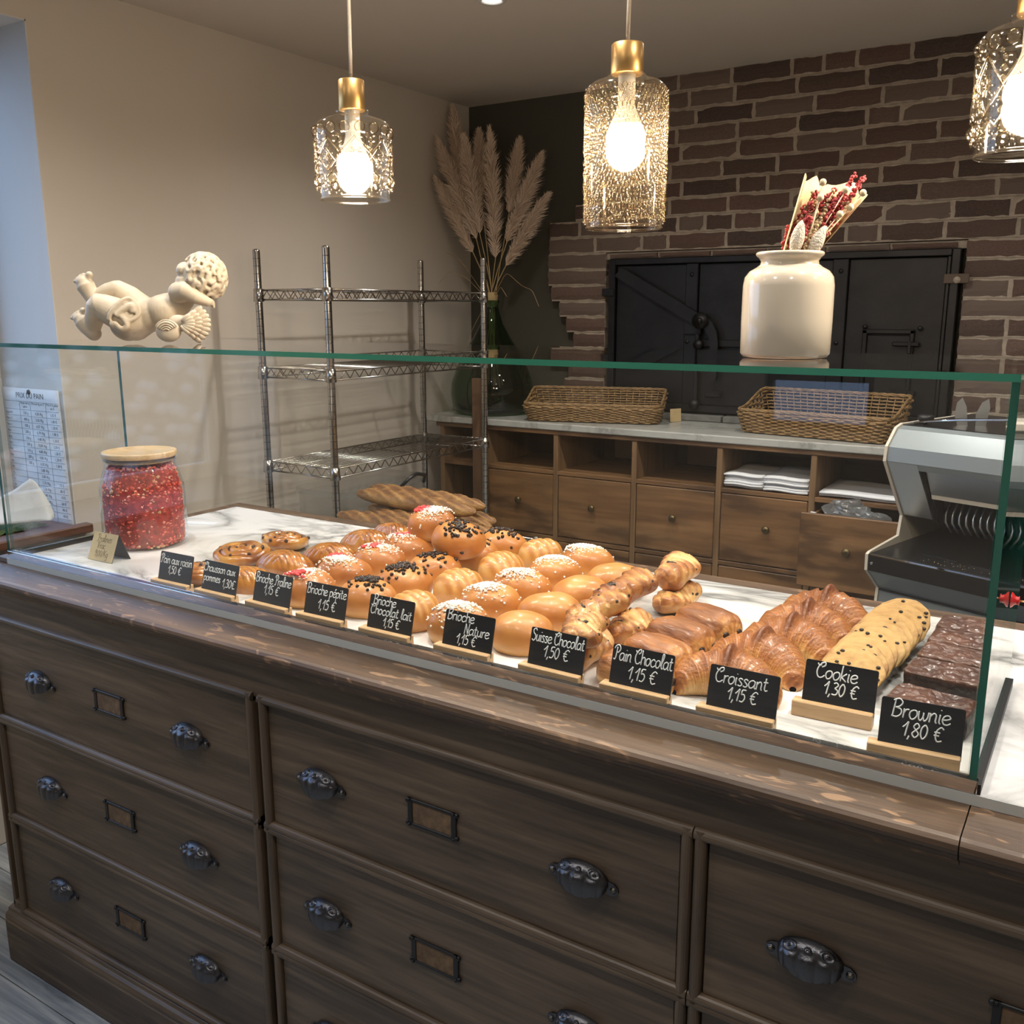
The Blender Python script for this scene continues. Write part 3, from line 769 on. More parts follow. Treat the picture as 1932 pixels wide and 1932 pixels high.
# ------------------------------------------------------------------ oven doors
ov = empty('bread_oven', (0, 0, 0), 0, 'black cast iron bread oven front with lever door, set in the brick wall', 'oven')
ya, ybk = 2.655, 2.715
x0, x1, z0, z1 = -1.835, -.432, .130, .772
def part(name, boxes, mat=M['iron'], parent=ov):
    b = MB()
    for q in boxes: b.box(*q)
    return b.build(name, mat, parent)
part('frame', [(x0, x0+.030, ya-.006, ybk, z0, z1, .003), (x1-.030, x1, ya-.006, ybk, z0, z1, .003), (x0+.03, x1-.03, ya-.006, ybk, z1-.026, z1, .003), (x0+.03, x1-.03, ya-.006, ybk, z0, z0+.03, .003)])
part('door_panel', [(x0+.032, -1.478, ya+.012, ya+.03, z0+.03, z1-.028, .003)])
part('door_panel', [(-1.424, -.880, ya+.012, ya+.03, z0+.03, z1-.028, .003)])
part('door_panel', [(-.820, -.476, ya+.012, ya+.03, z0+.03, z1-.028, .003)])
part('post', [(-1.478, -1.424, ya-.002, ya+.03, z0+.03, z1-.026, .003)])
part('post', [(-.880, -.820, ya-.002, ya+.03, z0+.03, z1-.026, .003)])
part('post', [(-.476, -.462, ya-.002, ya+.03, z0+.03, z1-.026, .003)])
for (a, b_, zc) in ((x0-.030, x0+.028, .632),): part('hinge_strap', [(a, b_, ya-.012, ya-.004, zc-.016, zc+.016, .002)])
hs = part('hinge_strap', [(x1-.050, x1+.035, ya-.014, ya-.006, .648, .682, .002)], plain('rusty_strap', (.10, .07, .05), .7, .3))
b = MB(); b.tube([(x1-.005, ya-.018, .660), (x1-.005, ya-.008, .660)], .012, 12); b.build('bolt', M['mortar'], hs)
# long lever: straight bar down to a pivot, then a hooked handle
b = MB(); b.prism([(-1.80, .700), (-1.765, .735), (-1.405, .540), (-1.405, .488), (-1.42, .490)], ya-.022, ya-.008, 'y'); b.build('lever_bar', M['iron'], ov, fix=True)
hook = [(-1.405, .535), (-1.375, .53), (-1.345, .505), (-1.325, .465), (-1.318, .42), (-1.318, .33), (-1.322, .27), (-1.345, .262), (-1.35, .33), (-1.352, .41), (-1.36, .45), (-1.38, .478), (-1.41, .492)]
b = MB(); b.prism(hook, ya-.026, ya-.010, 'y'); b.build('lever_handle', M['iron'], ov, fix=True)
b = MB(); b.tube([(-1.396, ya-.04, .512), (-1.396, ya-.01, .512)], .033, 20); b.tube([(-1.396, ya-.046, .512), (-1.396, ya-.03, .512)], .014, 10); b.build('pivot', M['iron'], ov)
for (rx_, rz2) in ((-1.405, .415), (-1.415, .165)):
    b = MB(); b.tube([(rx_, ya-.03, rz2), (rx_, ya, rz2)], .020, 16); b.build('roller', M['iron'], ov)
part('latch_plate', [(-1.475, -1.40, ya-.010, ya-.002, .455, .52, .002)]); part('slide_rod', [(-1.423, -1.405, ya-.016, ya-.004, .16, .46, .003)])
part('draw_bar', [(-1.40, -1.15, ya-.004, ya+.012, .405, .435, .003)]); part('lower_stay', [(-1.37, -1.30, ya-.02, ya-.004, .195, .222, .006)])
for (x, z) in ((-1.452, .70), (-1.452, .50), (-1.445, .472), (-1.462, .425), (-.848, .70), (-.848, .43), (-.745, .492), (-.548, .488)):
    b = MB(); b.lathe([(.0, .006), (.006, .005), (.0095, .0)], 10, M=Matrix.Translation((x, ya-.002, z)) @ Matrix.Rotation(R(90), 4, 'X'), cap=False); b.build('rivet', M['iron'], ov)
ht = part('hatch_door', [(-.735, -.735+.155, ya+.004, ya+.014, .205, .462, .003)])
part('hatch_frame', [(-.752, -.734, ya-.004, ya+.014, .19, .482, .003), (-.582, -.566, ya-.004, ya+.014, .19, .482, .003), (-.752, -.566, ya-.004, ya+.014, .466, .484, .003), (-.752, -.566, ya-.004, ya+.014, .188, .206, .003)])
for zc in (.43, .25): part('hatch_latch', [(-.64, -.545, ya-.014, ya-.002, zc-.008, zc+.008, .003), (-.585, -.572, ya-.016, ya-.002, zc-.035, zc+.01, .002)], M['iron'], ht)

# ------------------------------------------------------------------ wicker baskets
def basket(name, cx, cy, rz, L, W_, h, hb, label):
    t = empty(name, (cx, cy, WT+.001), rz, label, 'basket', 'wicker bread baskets on the marble worktop')
    rnd = random.Random(5)
    def ring(f, grow=0):
        hx = L/2-.018*(1-f)+grow; hy = W_/2-.018*(1-f)+grow; rc = .035
        P = []
        for (sx, sy, a0) in ((1, 1, 0), (-1, 1, 90), (-1, -1, 180), (1, -1, 270)):
            for k in range(4):
                a = R(a0+k*30); P.append((sx*(hx-rc)+rc*math.cos(a), sy*(hy-rc)+rc*math.sin(a)))
        return P
    def resample(P, n):
        Q = P+[P[0]]; ln = [0]
        for i in range(len(P)): ln.append(ln[-1]+math.hypot(Q[i+1][0]-Q[i][0], Q[i+1][1]-Q[i][1]))
        out = []; i = 0
        for k in range(n):
            d = ln[-1]*k/n
            while ln[i+1] < d: i += 1
            f = (d-ln[i])/(ln[i+1]-ln[i]); out.append((Q[i][0]+(Q[i+1][0]-Q[i][0])*f, Q[i][1]+(Q[i+1][1]-Q[i][1])*f))
        return out
    ns = 56
    def top(y): return h+(hb-h)*S01(-W_*.35, W_*.45, y)      # the back rim stands higher
    rows_ = 12
    wv = MB()
    for r in range(rows_):
        f = r/(rows_-1)
        P = resample(ring(f), ns*2); path = []
        for k, (x, y) in enumerate(P):
            ph = (k//2+r) % 2; off = (.0028 if ph else -.0028)
            l = math.hypot(x/(L/2), y/(W_/2)); g = 1+off/(.5*min(L, W_))
            path.append((x*g, y*g, .006+(top(y)-.014)*f+rnd.uniform(-.001, .001)))
        wv.tube(path, .0040, 5, closed=True)
    wv.build('weave', M['wicker'], t, kind='stuff')
    st = MB()
    A = resample(ring(0), ns); B = resample(ring(1), ns)
    for k in range(ns): st.tube([(A[k][0], A[k][1], .003), (B[k][0], B[k][1], top(B[k][1]))], .0022, 5)
    st.build('stakes', M['wicker'], t, kind='stuff')
    rm = MB()
    for q in range(3):
        P = resample(ring(1), ns*2)
        rm.tube([(x*(1+.006*math.sin(k*.9+q*2.1)), y*(1+.01*math.sin(k*.9+q*2.1)), top(y)+.004+.0035*math.cos(k*.9+q*2.1)) for k, (x, y) in enumerate(P)], .0038, 5, closed=True)
    rm.build('rim', M['wicker'], t, kind='stuff')
    bt = MB(); bt.box(-L/2+.03, L/2-.03, -W_/2+.03, W_/2-.03, .003, .008)
    for i in range(12):
        y = -W_/2+.03+(W_-.06)*i/11; bt.tube([(-L/2+.02, y, .010), (L/2-.02, y, .010)], .004, 5)
    bt.build('bottom', M['wicker'], t, kind='stuff')
basket('wicker_basket', -1.775, 2.425, R(16), .58, .22, .072, .125, 'rectangular wicker basket beside the green demijohn')
basket('wicker_basket', -.83, 2.44, R(-9), .58, .25, .085, .15, 'deeper wicker basket behind the bread slicer')
c = MB(); c.box(-.028, .028, -.0006, .0006, 0, .055, 0); c.build('price_card', M['kraft'], loc=(-1.462, 2.56, WT+.001), rot=(R(-4), 0, R(60)), label='small blank kraft card standing behind the wicker basket', cat='card')

# ------------------------------------------------------------------ handwriting (single strokes, smoothed)
GL = {
'a': (.98, [[(.8,.85),(.5,1),(.15,.8),(.05,.4),(.25,.05),(.55,.1),(.8,.5),(.82,.95)],[(.82,.95),(.8,.3),(.9,.03),(1.02,.1)]]),
'c': (.85, [[(.75,.8),(.5,1),(.15,.75),(.08,.35),(.3,.03),(.6,.05),(.85,.25)]]),
'e': (.88, [[(.1,.5),(.5,.55),(.8,.75),(.6,1),(.25,.9),(.08,.5),(.25,.08),(.6,.03),(.9,.25)]]),
'g': (.85, [[(.75,.85),(.45,1),(.12,.75),(.1,.35),(.4,.08),(.72,.4),(.75,.9)],[(.75,.9),(.72,-.5),(.45,-.8),(.15,-.6)]]),
'h': (.85, [[(.1,1.9),(.12,.9),(.12,0)],[(.12,.6),(.4,1),(.7,.85),(.72,.3),(.85,.02)]]),
'i': (.36, [[(.15,1),(.15,.2),(.3,.02)],[(.17,1.42),(.19,1.5)]]),
'k': (.8, [[(.1,1.9),(.1,.9),(.1,0)],[(.7,1.0),(.15,.5)],[(.15,.5),(.75,0)]]),
'l': (.5, [[(.05,.3),(.35,1.2),(.4,1.8),(.22,1.9),(.15,1.4),(.18,.3),(.35,.02),(.5,.15)]]),
'm': (1.22, [[(.08,1),(.1,.5),(.1,0)],[(.1,.6),(.35,1),(.55,.8),(.55,0)],[(.55,.6),(.8,1),(1.0,.8),(1.0,.2),(1.15,.02)]]),
'n': (.86, [[(.08,1),(.1,.5),(.1,0)],[(.1,.6),(.4,1),(.65,.8),(.66,.2),(.8,.02)]]),
'o': (.88, [[(.45,1),(.15,.8),(.08,.4),(.3,.02),(.6,.1),(.8,.5),(.7,.9),(.45,1)]]),
'p': (.85, [[(.1,1),(.1,.1),(.1,-.8)],[(.1,.7),(.4,1),(.75,.75),(.7,.25),(.4,.02),(.12,.2)]]),
'r': (.62, [[(.1,1),(.12,.5),(.12,0)],[(.12,.5),(.3,.9),(.6,.95)]]),
's': (.7, [[(.6,.85),(.35,1),(.12,.8),(.4,.5),(.6,.25),(.4,0),(.08,.1)]]),
't': (.66, [[(.25,1.6),(.25,.9),(.25,.25),(.45,.02),(.65,.15)],[(0,1.05),(.55,1.1)]]),
'u': (.9, [[(.08,1),(.1,.3),(.35,.02),(.65,.3),(.7,1)],[(.7,1),(.72,.2),(.88,.02)]]),
'w': (1.08, [[(.05,1),(.1,.3),(.3,.03),(.5,.35),(.52,.9)],[(.52,.4),(.7,.03),(.95,.35),(1.0,1.0)]]),
'x': (.76, [[(.05,1),(.35,.5),(.7,0)],[(.7,1),(.35,.5),(.05,0)]]),
'B': (1.08, [[(.2,1.85),(.18,.9),(.15,0)],[(0,1.7),(.5,1.95),(.9,1.6),(.7,1.15),(.3,1.0)],[(.3,1.0),(.85,.85),(.95,.4),(.6,.02),(.05,.05)]]),
'C': (1.1, [[(.55,1.3),(.9,1.55),(.85,1.9),(.5,1.8),(.15,1.2),(.1,.6),(.35,.08),(.75,.05),(1.05,.35)],[(0,1.75),(.2,1.5),(.5,1.55)]]),
'P': (1.05, [[(.45,1.7),(.42,.4),(.25,0),(.05,.15)],[(0,1.45),(.2,1.85),(.7,1.95),(1.02,1.5),(.75,1.02),(.45,1.0)]]),
'N': (1.0, [[(.1,0),(.12,1.0),(.14,1.8)],[(.14,1.8),(.45,.9),(.75,.05)],[(.75,.05),(.8,1.),(.85,1.85)]]),
'S': (1.0, [[(.9,1.6),(.6,1.9),(.2,1.65),(.3,1.2),(.7,.9),(.85,.45),(.5,0),(.05,.2)]]),
'V': (1.0, [[(0,1.5),(.15,1.8),(.25,1.2),(.4,0)],[(.4,0),(.6,1.2),(.8,1.8),(1.0,1.75)]]),
'K': (.9, [[(.1,1.8),(.1,.9),(.1,0)],[(.8,1.7),(.15,.9)],[(.15,.9),(.85,0)]]),
'0': (.85, [[(.4,1.6),(.12,1.2),(.08,.5),(.35,0),(.65,.4),(.68,1.15),(.4,1.6)]]),
'1': (.62, [[(0,.95),(.25,1.25),(.48,1.65)],[(.48,1.65),(.42,.8),(.38,0)]]),
'3': (.8, [[(.1,1.45),(.4,1.6),(.65,1.3),(.3,.88)],[(.3,.88),(.7,.6),(.55,.1),(.05,.1)]]),
'5': (.8, [[(.7,1.6),(.4,1.6),(.2,1.55)],[(.2,1.55),(.15,.95)],[(.15,.95),(.5,1.0),(.68,.55),(.45,.05),(.05,.1)]]),
'8': (.85, [[(.4,.85),(.12,1.2),(.4,1.6),(.68,1.25),(.4,.85),(.08,.4),(.4,0),(.72,.4),(.4,.85)]]),
'9': (.8, [[(.65,1.3),(.35,1.6),(.08,1.25),(.3,.85),(.62,1.1),(.66,1.4)],[(.66,1.4),(.6,.5),(.3,0)]]),
'€': (1.0, [[(.9,1.4),(.6,1.6),(.25,1.2),(.2,.5),(.45,.02),(.9,.15)],[(0,1.0),(.6,1.0)],[(0,.65),(.55,.65)]]),
',': (.36, [[(.18,.1),(.14,-.1),(.06,-.35)]]), '/': (.7, [[(0,-.2),(.3,.8),(.6,1.8)]]), ' ': (.55, []),
}
GL['é'] = (.88, GL['e'][1]+[[(.45,1.28),(.7,1.6)]])
def smooth(P, k=5):
    if len(P) < 3: return P
    out = []
    for i in range(len(P)-1):
        a = P[max(i-1, 0)]; b = P[i]; c = P[i+1]; d = P[min(i+2, len(P)-1)]
        for s in range(k):
            t = s/k
            out.append(tuple(.5*(2*b[q]+(c[q]-a[q])*t+(2*a[q]-5*b[q]+4*c[q]-d[q])*t*t+(3*b[q]-a[q]-3*c[q]+d[q])*t**3) for q in (0, 1)))
    out.append(P[-1]); return out
def text_w(s): return sum(GL[c][0] for c in s)
def write(mb, s, x, y, size, maxw=None, rad=.00095, slant=.10, center=True):
    """letters in the X-Z plane at y=0; size = height of a small letter"""
    w_ = text_w(s)*size
    k = min(1., maxw/w_) if maxw else 1.
    size_x = size*k
    cx = x-(text_w(s)*size_x/2 if center else 0)
    for c in s:
        adv, st = GL[c]
        for P in st:
            Q = smooth(P)
            mb.tube([(cx+(px+slant*py)*size_x, 0, y+py*size) for (px, py) in Q], rad, 4, smooth=True)
        cx += adv*size_x
def price_sign(xc, yf, rz, lines, label, tilt=14, cw=.097, ch=.058, dx=.006):
    t = empty('price_sign', (xc, yf, 0), rz, label, 'price sign', 'black price signs in wooden blocks')
    b = MB(); b.box(-.054, .054, 0, .020, .0002, .0225, .0012); b.build('block', M['block'], t)
    ca = MB(); Mt = Matrix.Translation((dx, .0095, .014)) @ Matrix.Rotation(R(-tilt), 4, 'X')
    # rounded card
    P = []; r = .003
    for (sx, sz, a0) in ((1, 1, 0), (-1, 1, 90), (-1, 0, 180), (1, 0, 270)):
        for k in range(4):
            a = R(a0+30*k); P.append((sx*(cw/2-r)+r*math.cos(a), (ch+.008-r if sz else r)+r*math.sin(a)))
    ca.prism(P, -.0010, .0010, 'y', M=Mt); ca.build('card', M['blackcard'], t, fix=True)
    tx = MB()
    for (s, x, y, size) in lines: write(tx, s, x, y, size*1.10, cw*.96)
    tx.v = [tuple(Mt @ Vector((v[0], v[1]*.5-.0012, v[2]))) for v in tx.v]
    tx.build('lettering', M['ink'], t, label='white handwritten words and price')
    return t
S_ = .0092
price_sign(-1.482, .016, R(1), [('Pain aux raisin', 0, .043, .0085), ('1,50 €', -.002, .024, .0085)], 'black price sign reading Pain aux raisin 1,50 €')
price_sign(-1.350, .016, R(0), [('Chausson aux', -.004, .045, .0080), ('pommes', -.022, .026, .0076), ('1,30€', .026, .020, .0090)], 'black price sign reading Chausson aux pommes 1,30 €')
price_sign(-1.206, .016, R(-1), [('Brioche Praline', 0, .045, .0088), ('1,15 €', -.002, .026, .0092)], 'black price sign reading Brioche Praline 1,15 €')
price_sign(-1.071, .016, R(1), [('Brioche pépite', 0, .045, .0088), ('1,15 €', .004, .020, .0098)], 'black price sign reading Brioche pépite 1,15 €')
price_sign(-.921, .016, R(0), [('Brioche', -.016, .050, .0082), ('Chocolat lait', 0, .033, .0084), ('1,15 €', .004, .015, .0084)], 'black price sign reading Brioche Chocolat lait 1,15 €')
price_sign(-.760, .018, R(0), [('Brioche', -.018, .050, .0088), ('Nature', .016, .031, .0088), ('1,15 €', -.002, .014, .0090)], 'black price sign reading Brioche Nature 1,15 €')
price_sign(-.595, .017, R(-1), [('Suisse Chocolat', 0, .045, .0092), ('1,50 €', 0, .024, .0098)], 'black price sign reading Suisse Chocolat 1,50 €')
price_sign(-.453, .017, R(0), [('Pain Chocolat', 0, .043, .0102), ('1,15 €', .002, .019, .0104)], 'black price sign reading Pain Chocolat 1,15 €')
price_sign(-.302, .017, R(1), [('Croissant', -.004, .043, .0098), ('1,15 €', 0, .022, .0096)], 'black price sign reading Croissant 1,15 €')
price_sign(-.195, .108, R(2), [('Cookie', -.006, .043, .0104), ('1,30 €', .002, .022, .0100)], 'black price sign reading Cookie 1,30 €, set back from the glass')
price_sign(-.076, .030, R(5), [('Brownie', -.002, .043, .0108), ('1,80 €', .002, .021, .0102)], 'black price sign reading Brownie 1,80 €')
# tent card for the pralines
t = empty('tent_card', (-1.822, .093, 0), R(1), 'folded black tent card with kraft face reading Pralines Vrac 9,00/Kg', 'price sign')
Mt = Matrix.Rotation(R(-22), 4, 'X')
b = MB(); b.box(-.043, .043, .0, .0012, 0.0005, .066, 0, M=Mt); 
top_ = Mt @ Vector((0, .0012, .066))
b.box(-.043, .043, -.0012, 0, -.071, 0, 0, M=Matrix.Translation((0, top_.y+.0002, top_.z)) @ Matrix.Rotation(R(22), 4, 'X'))
b.build('folded_card', M['blackcard'], t)
b = MB(); b.box(-.043, .043, -.0008, -.0001, .0008, .066, 0, M=Mt); b.build('kraft_face', M['kraft'], t)
tx = MB(); write(tx, 'Pralines', 0, .045, .0088, .07, .0004); write(tx, 'Vrac', -.006, .029, .0085, None, .0004); write(tx, '9,00/Kg', 0, .011, .0088, .07, .0004)
tx.v = [tuple(Mt @ Vector((v[0], v[1]*.4-.0012, v[2]))) for v in tx.v]; tx.build('lettering', M['pen'], t)

# ------------------------------------------------------------------ pastries
gold = [(0., (.70, .40, .14)), (.35, (.62, .28, .075)), (.7, (.46, .165, .035)), (1., (.26, .075, .018))]
C_bri = crust('brioche_crust', [(0., (.70, .40, .14)), (.30, (.60, .265, .068)), (.60, (.47, .172, .038)), (1., (.28, .085, .020))], .40, .22, 26., .45, .25, bscale=70.)
C_str = crust('striped_brioche_crust', [(0., (.46, .185, .042)), (.45, (.61, .30, .085)), (1., (.72, .47, .18))], .38, .25, 30., .25, .15, bscale=90.)
C_puff = crust('puff_pastry', [(0., (.78, .54, .24)), (.30, (.64, .33, .10)), (.58, (.43, .16, .042)), (1., (.20, .058, .017))], .40, .28, 60., .6, .7, bscale=200.)
C_glaz = crust('glazed_puff', [(0., (.68, .38, .10)), (.35, (.54, .225, .045)), (.65, (.31, .098, .020)), (1., (.11, .03, .010))], .16, 1., 60., .55, .45, bscale=120.)
C_choc = crust('chocolate_roll_crust', [(0., (.76, .48, .20)), (.30, (.54, .25, .07)), (.58, (.36, .135, .038)), (1., (.18, .058, .018))], .48, .15, 20., 1.0, 1., streak=(.6, 1.6, 1.6), bscale=70.)
C_sui = crust('pale_puff', [(0., (.80, .60, .28)), (.34, (.68, .38, .135)), (.62, (.46, .185, .052)), (1., (.22, .068, .02))], .42, .25, 50., .6, .7)
C_cook = crust('cookie_dough', [(0., (.42, .22, .06)), (.5, (.52, .32, .11)), (1., (.34, .16, .05))], .62, .0, 40., .9, 1., bscale=90.)
C_brow = crust('brownie_crust', [(0., (.016, .007, .0045)), (.5, (.065, .024, .013)), (1., (.13, .050, .028))], .33, .4, 60., .8, 1.0, bscale=110.)
C_bag = crust('baguette_crust', [(0., (.50, .30, .10)), (.35, (.30, .15, .045)), (.65, (.17, .075, .022)), (1., (.08, .032, .011))], .6, .05, 24., .8, .8)

def dome_pt(th, ph, L, W_, H, seed, stripes=0, lump=.085):
    sx = max(0., math.sin(th)); z = math.cos(th)
    k = sx**.82
    x = L/2*k*math.cos(ph); y = W_/2*k*math.sin(ph)
    zz = H*(.36+.64*math.copysign(abs(z)**.92, z)) if z > 0 else H*.36*(1-min(1, abs(z)*1.55)**.9)
    nz = (noise.noise(Vector((x*13+seed*3.1, y*13, zz*13)))+.35*noise.noise(Vector((x*38+seed, y*38, zz*38))))*lump
    x *= 1+nz; y *= 1+nz; zz *= 1+nz*.8
    if stripes:
        s = math.sin((x*.9+y*.25)*2*math.pi/.0155)
        g = max(0, z)**.5*(1-abs(2*y/W_)**3*.7)
        zz += .0016*s*g
    return x, y, max(zz, 0.)
def brioche_mesh(seed, L=.118, W_=.094, H=.066, stripes=0, topdark=.55):
    mb = MB()
    def fn(u, v):
        th = math.pi*min(max(v, .0), 1.); ph = 2*math.pi*u
        x, y, z = dome_pt(th, ph, L, W_, H, seed, stripes)
        h = z/H
        if stripes:
            s = math.sin((x*.9+y*.25)*2*math.pi/.0155)
            b = .30+.42*s*S01(.25, .6, h)+.1*noise.noise(Vector((x*40, y*40, seed)))
        else:
            b = .12+topdark*S01(.12, .55, h)-.22*S01(.72, 1., h+.25*noise.noise(Vector((x*25+seed, y*25, 3))))+.12*noise.noise(Vector((x*30, y*30, z*30+seed)))
        return (x, y, z, b)
    mb.grid(fn, 44, 26, cu=True)
    return mb
def scatter(mb, n, rnd, seed, L, W_, H, kind, spread, ctr=(0, 0), stripes=0):
    for _ in range(n):
        th = abs(rnd.gauss(0, spread)); ph = rnd.random()*2*math.pi
        th = min(th, 1.5)
        x, y, z = dome_pt(th, ph, L, W_, H, seed, stripes)
        x += ctr[0]; y += ctr[1]
        d = ((2*x/L)**2+(2*y/W_)**2)
        if kind == 'sugar':
            r = rnd.uniform(.0013, .0027); mb.ball((x, y, z+r*.6), (r, r*rnd.uniform(.7, 1.1), r), 5)
        elif kind == 'chip':
            r = rnd.uniform(.0030, .0046)
            mb.lathe([(r*.2, r*1.5), (r*.75, r*.8), (r, 0), (r*.6, -r*.5)], 6, M=Matrix.Translation((x, y, z)) @ Matrix.Rotation(rnd.uniform(-.9, .9), 4, 'X') @ Matrix.Rotation(rnd.uniform(-.9, .9), 4, 'Y'))
        else:
            r = rnd.uniform(.0026, .0052); mb.ball((x, y, z+r*.35), (r*1.2, r, r*.7), 6)
ORD = ['first', 'second', 'third', 'fourth', 'fifth', 'sixth']
def brioche(name, i, loc, rz, seed, style, label, group, rot=None, s=1.):
    L, W_, H = .117*s, .091*s, .065*s
    if style == 'striped': L, W_, H = .104, .086, .064
    t = empty(name, loc, rz, label, 'brioche', group)
    if rot: t.rotation_euler = rot
    b = brioche_mesh(seed, L, W_, H, 1 if style == 'striped' else 0, {'nature': .40, 'sugar': .46, 'praline': .62, 'chips': .45}.get(style, .5))
    b.build('bun', C_str if style == 'striped' else C_bri, t, bake=True)
    rnd = random.Random(seed*13+5)
    if style in ('sugar', 'praline'):
        g = MB(); scatter(g, 430 if style == 'sugar' else 320, rnd, seed, L, W_, H, 'sugar', .42, (rnd.uniform(-.008, .008), rnd.uniform(-.006, .006)))
        scatter(g, 40, rnd, seed, L, W_, H, 'sugar', .8)
        g.build('pearl_sugar', M['sugar'], t, kind='stuff')
        if style == 'praline':
            g = MB(); scatter(g, 34, rnd, seed+0, L, W_, H, 'pink', .17, (rnd.uniform(-.02, .0), rnd.uniform(-.015, .015))); g.build('pink_pralines', M['pink'], t, kind='stuff')
    if style == 'chips':
        g = MB(); scatter(g, 70, rnd, seed, L, W_, H, 'chip', .40); scatter(g, 12, rnd, seed, L, W_, H, 'chip', 1.0)
        g.build('chocolate_chips', M['choc'], t, kind='stuff')
    return t
sd = 0
def rowlab(base, i, n):
    if i == 0: return base+', front one of its row nearest the glass'
    if i == n-1: return base+', rearmost of its row on the slab'
    return base+', '+ORD[i]+' back from the glass in its row'
for i, (x, y, rz) in enumerate([(-1.194, .120, 25), (-1.208, .240, 32), (-1.210, .352, 20), (-1.221, .462, 30)]):
    sd += 1; brioche('praline_brioche', i, (x, y, 0), R(rz), sd, 'praline', rowlab('glossy brioche with pearl sugar and pink praline', i, 4), 'praline brioches')
brioche('praline_brioche', 4, (-1.185, .512, .060), 0, 31, 'praline', 'pearl sugar praline brioche perched on top of two others', 'praline brioches', (R(14), R(-6), R(35)), .96)
for i, (x, y, rz) in enumerate([(-1.057, .134, 22), (-1.062, .250, 35), (-1.070, .362, 24), (-1.070, .500, 28), (-1.064, .612, 20)]):
    sd += 1; brioche('chocolate_chip_brioche', i, (x, y, 0), R(rz), sd, 'chips', rowlab('brioche studded with dark chocolate chips', i, 5), 'chocolate chip brioches')
brioche('chocolate_chip_brioche', 5, (-1.053, .424, .061), 0, 41, 'chips', 'chocolate chip brioche lying tilted on top of the chip brioches', 'chocolate chip brioches', (R(24), R(5), R(28)), .98)
for i, (x, y, rz) in enumerate([(-.937, .116, 62), (-.955, .286, 55), (-.954, .436, 58), (-.948, .589, 50)]):
    sd += 1; brioche('striped_brioche', i, (x, y, 0), R(rz), sd, 'striped', rowlab('golden brioche with pale ridged stripes', i, 4), 'striped brioches')
for i, (x, y, rz) in enumerate([(-.824, .106, 20), (-.843, .232, 34), (-.844, .345, 28), (-.838, .460, 35), (-.828, .582, 25)]):
    sd += 1; brioche('sugar_brioche', i, (x, y, 0), R(rz), sd, 'sugar', rowlab('plump brioche capped with white pearl sugar', i, 5), 'pearl sugar brioches')
for i, (x, y, rz) in enumerate([(-.708, .128, 15), (-.722, .245, 30), (-.726, .368, 26), (-.713, .484, 34)]):
    sd += 1; brioche('plain_brioche', i, (x, y, 0), R(rz), sd, 'nature', rowlab('plain smooth golden brioche', i, 4), 'plain brioches')

# raisin swirls
def swirl(loc, rz, seed, label, tilt=(0, 0), s=1.):
    t = empty('raisin_swirl', loc, rz, label, 'pastry', 'raisin swirl pastries'); t.rotation_euler = (tilt[0], tilt[1], rz)
    rnd = random.Random(seed); mb = MB(); path = []; rad = []; bk = []
    n = 110; turns = 3.1
    for k in range(n):
        f = k/(n-1); a = f*turns*2*math.pi; r = (.006+.047*f)*s
        path.append((r*math.cos(a)*1.1, r*math.sin(a), .016+.012*(1-f)+.001*math.sin(a*5))); rad.append(.0105*s*(.75+.3*math.sin(f*3)) if f < .98 else .004); bk.append(.25+.45*(noise.noise(Vector((f*14, seed, 0)))+.4)+.15*math.sin(a*3))
    mb.tube(path, rad, 10, flat=1.35, bake=bk); mb.lathe([(.046*s, .004), (.048*s, .012), (.03*s, .018)], 28); mb.v = [(x, y, max(z, .0004)) for (x, y, z) in mb.v]
    mb.build('coil', C_glaz, t, bake=True)
    g = MB()
    for _ in range(22):
        k = rnd.randrange(10, n-8); x, y, z = path[k]; a = math.atan2(y, x); q = rnd.choice((-.008, .008)); r = rnd.uniform(.0036, .005)
        g.ball((x+math.cos(a)*q, y+math.sin(a)*q, z+.009), (r*1.3, r, r), 7)
    g.build('raisins', M['raisin'], t, kind='stuff')
swirl((-1.493, .112, 0), R(20), 1, 'raisin swirl pastry half hidden behind the Pain aux raisin sign', s=.95)
swirl((-1.540, .258, .002), R(80), 2, 'raisin swirl pastry lying at the end of the apple turnovers', (R(3), R(-4)), 1.08)
swirl((-1.548, .395, .002), R(150), 3, 'rearmost raisin swirl pastry with raisins on its coil', (R(5), R(3)), 1.05)
# apple turnovers
def turnover(loc, rz, seed, label, tilt=(0, 0), s=1.):
    t = empty('apple_turnover', loc, rz, label, 'pastry', 'apple turnovers'); t.rotation_euler = (tilt[0], tilt[1], rz)
    mb = MB()
    def fn(u, v):
        a = 2*math.pi*u; rho = v
        Rx = .072*s; Ry = (.060 if math.sin(a) > 0 else .028)*s
        cr = 1+.022*math.sin(30*a)*S01(.82, 1, rho)
        x = Rx*math.cos(a)*rho*cr; y = Ry*math.sin(a)*rho*cr
        z = .034*s*(1-rho**2.6)+.0075*S01(1.0, .8, rho)*0
        z = max(z, .0)+.008*(1-S01(.9, 1., rho))
        d = abs(x)*1.1-y*.0; st = math.sin((y*1.0+abs(x)*.75)*2*math.pi/.0135)
        g = S01(.95, .7, rho)
        z += -.0022*S01(.3, .9, st)*g+.0016*noise.noise(Vector((x*60, y*60, seed)))*g
        b = .30+.30*S01(.65, 1, rho)+.22*S01(.2, .9, st)*g+.35*noise.noise(Vector((x*22+seed, y*22, 1)))+.15*S01(.02, .036, z)
        return (x, y, z, b)
    mb.grid(fn, 90, 22, cu=True)
    n0 = len(mb.v)
    mb.build('turnover_pastry', C_glaz, t, bake=True)
turnover((-1.366, .115, .004), R(15), 1, 'glazed apple turnover nearest the glass behind its sign', (R(10), 0))
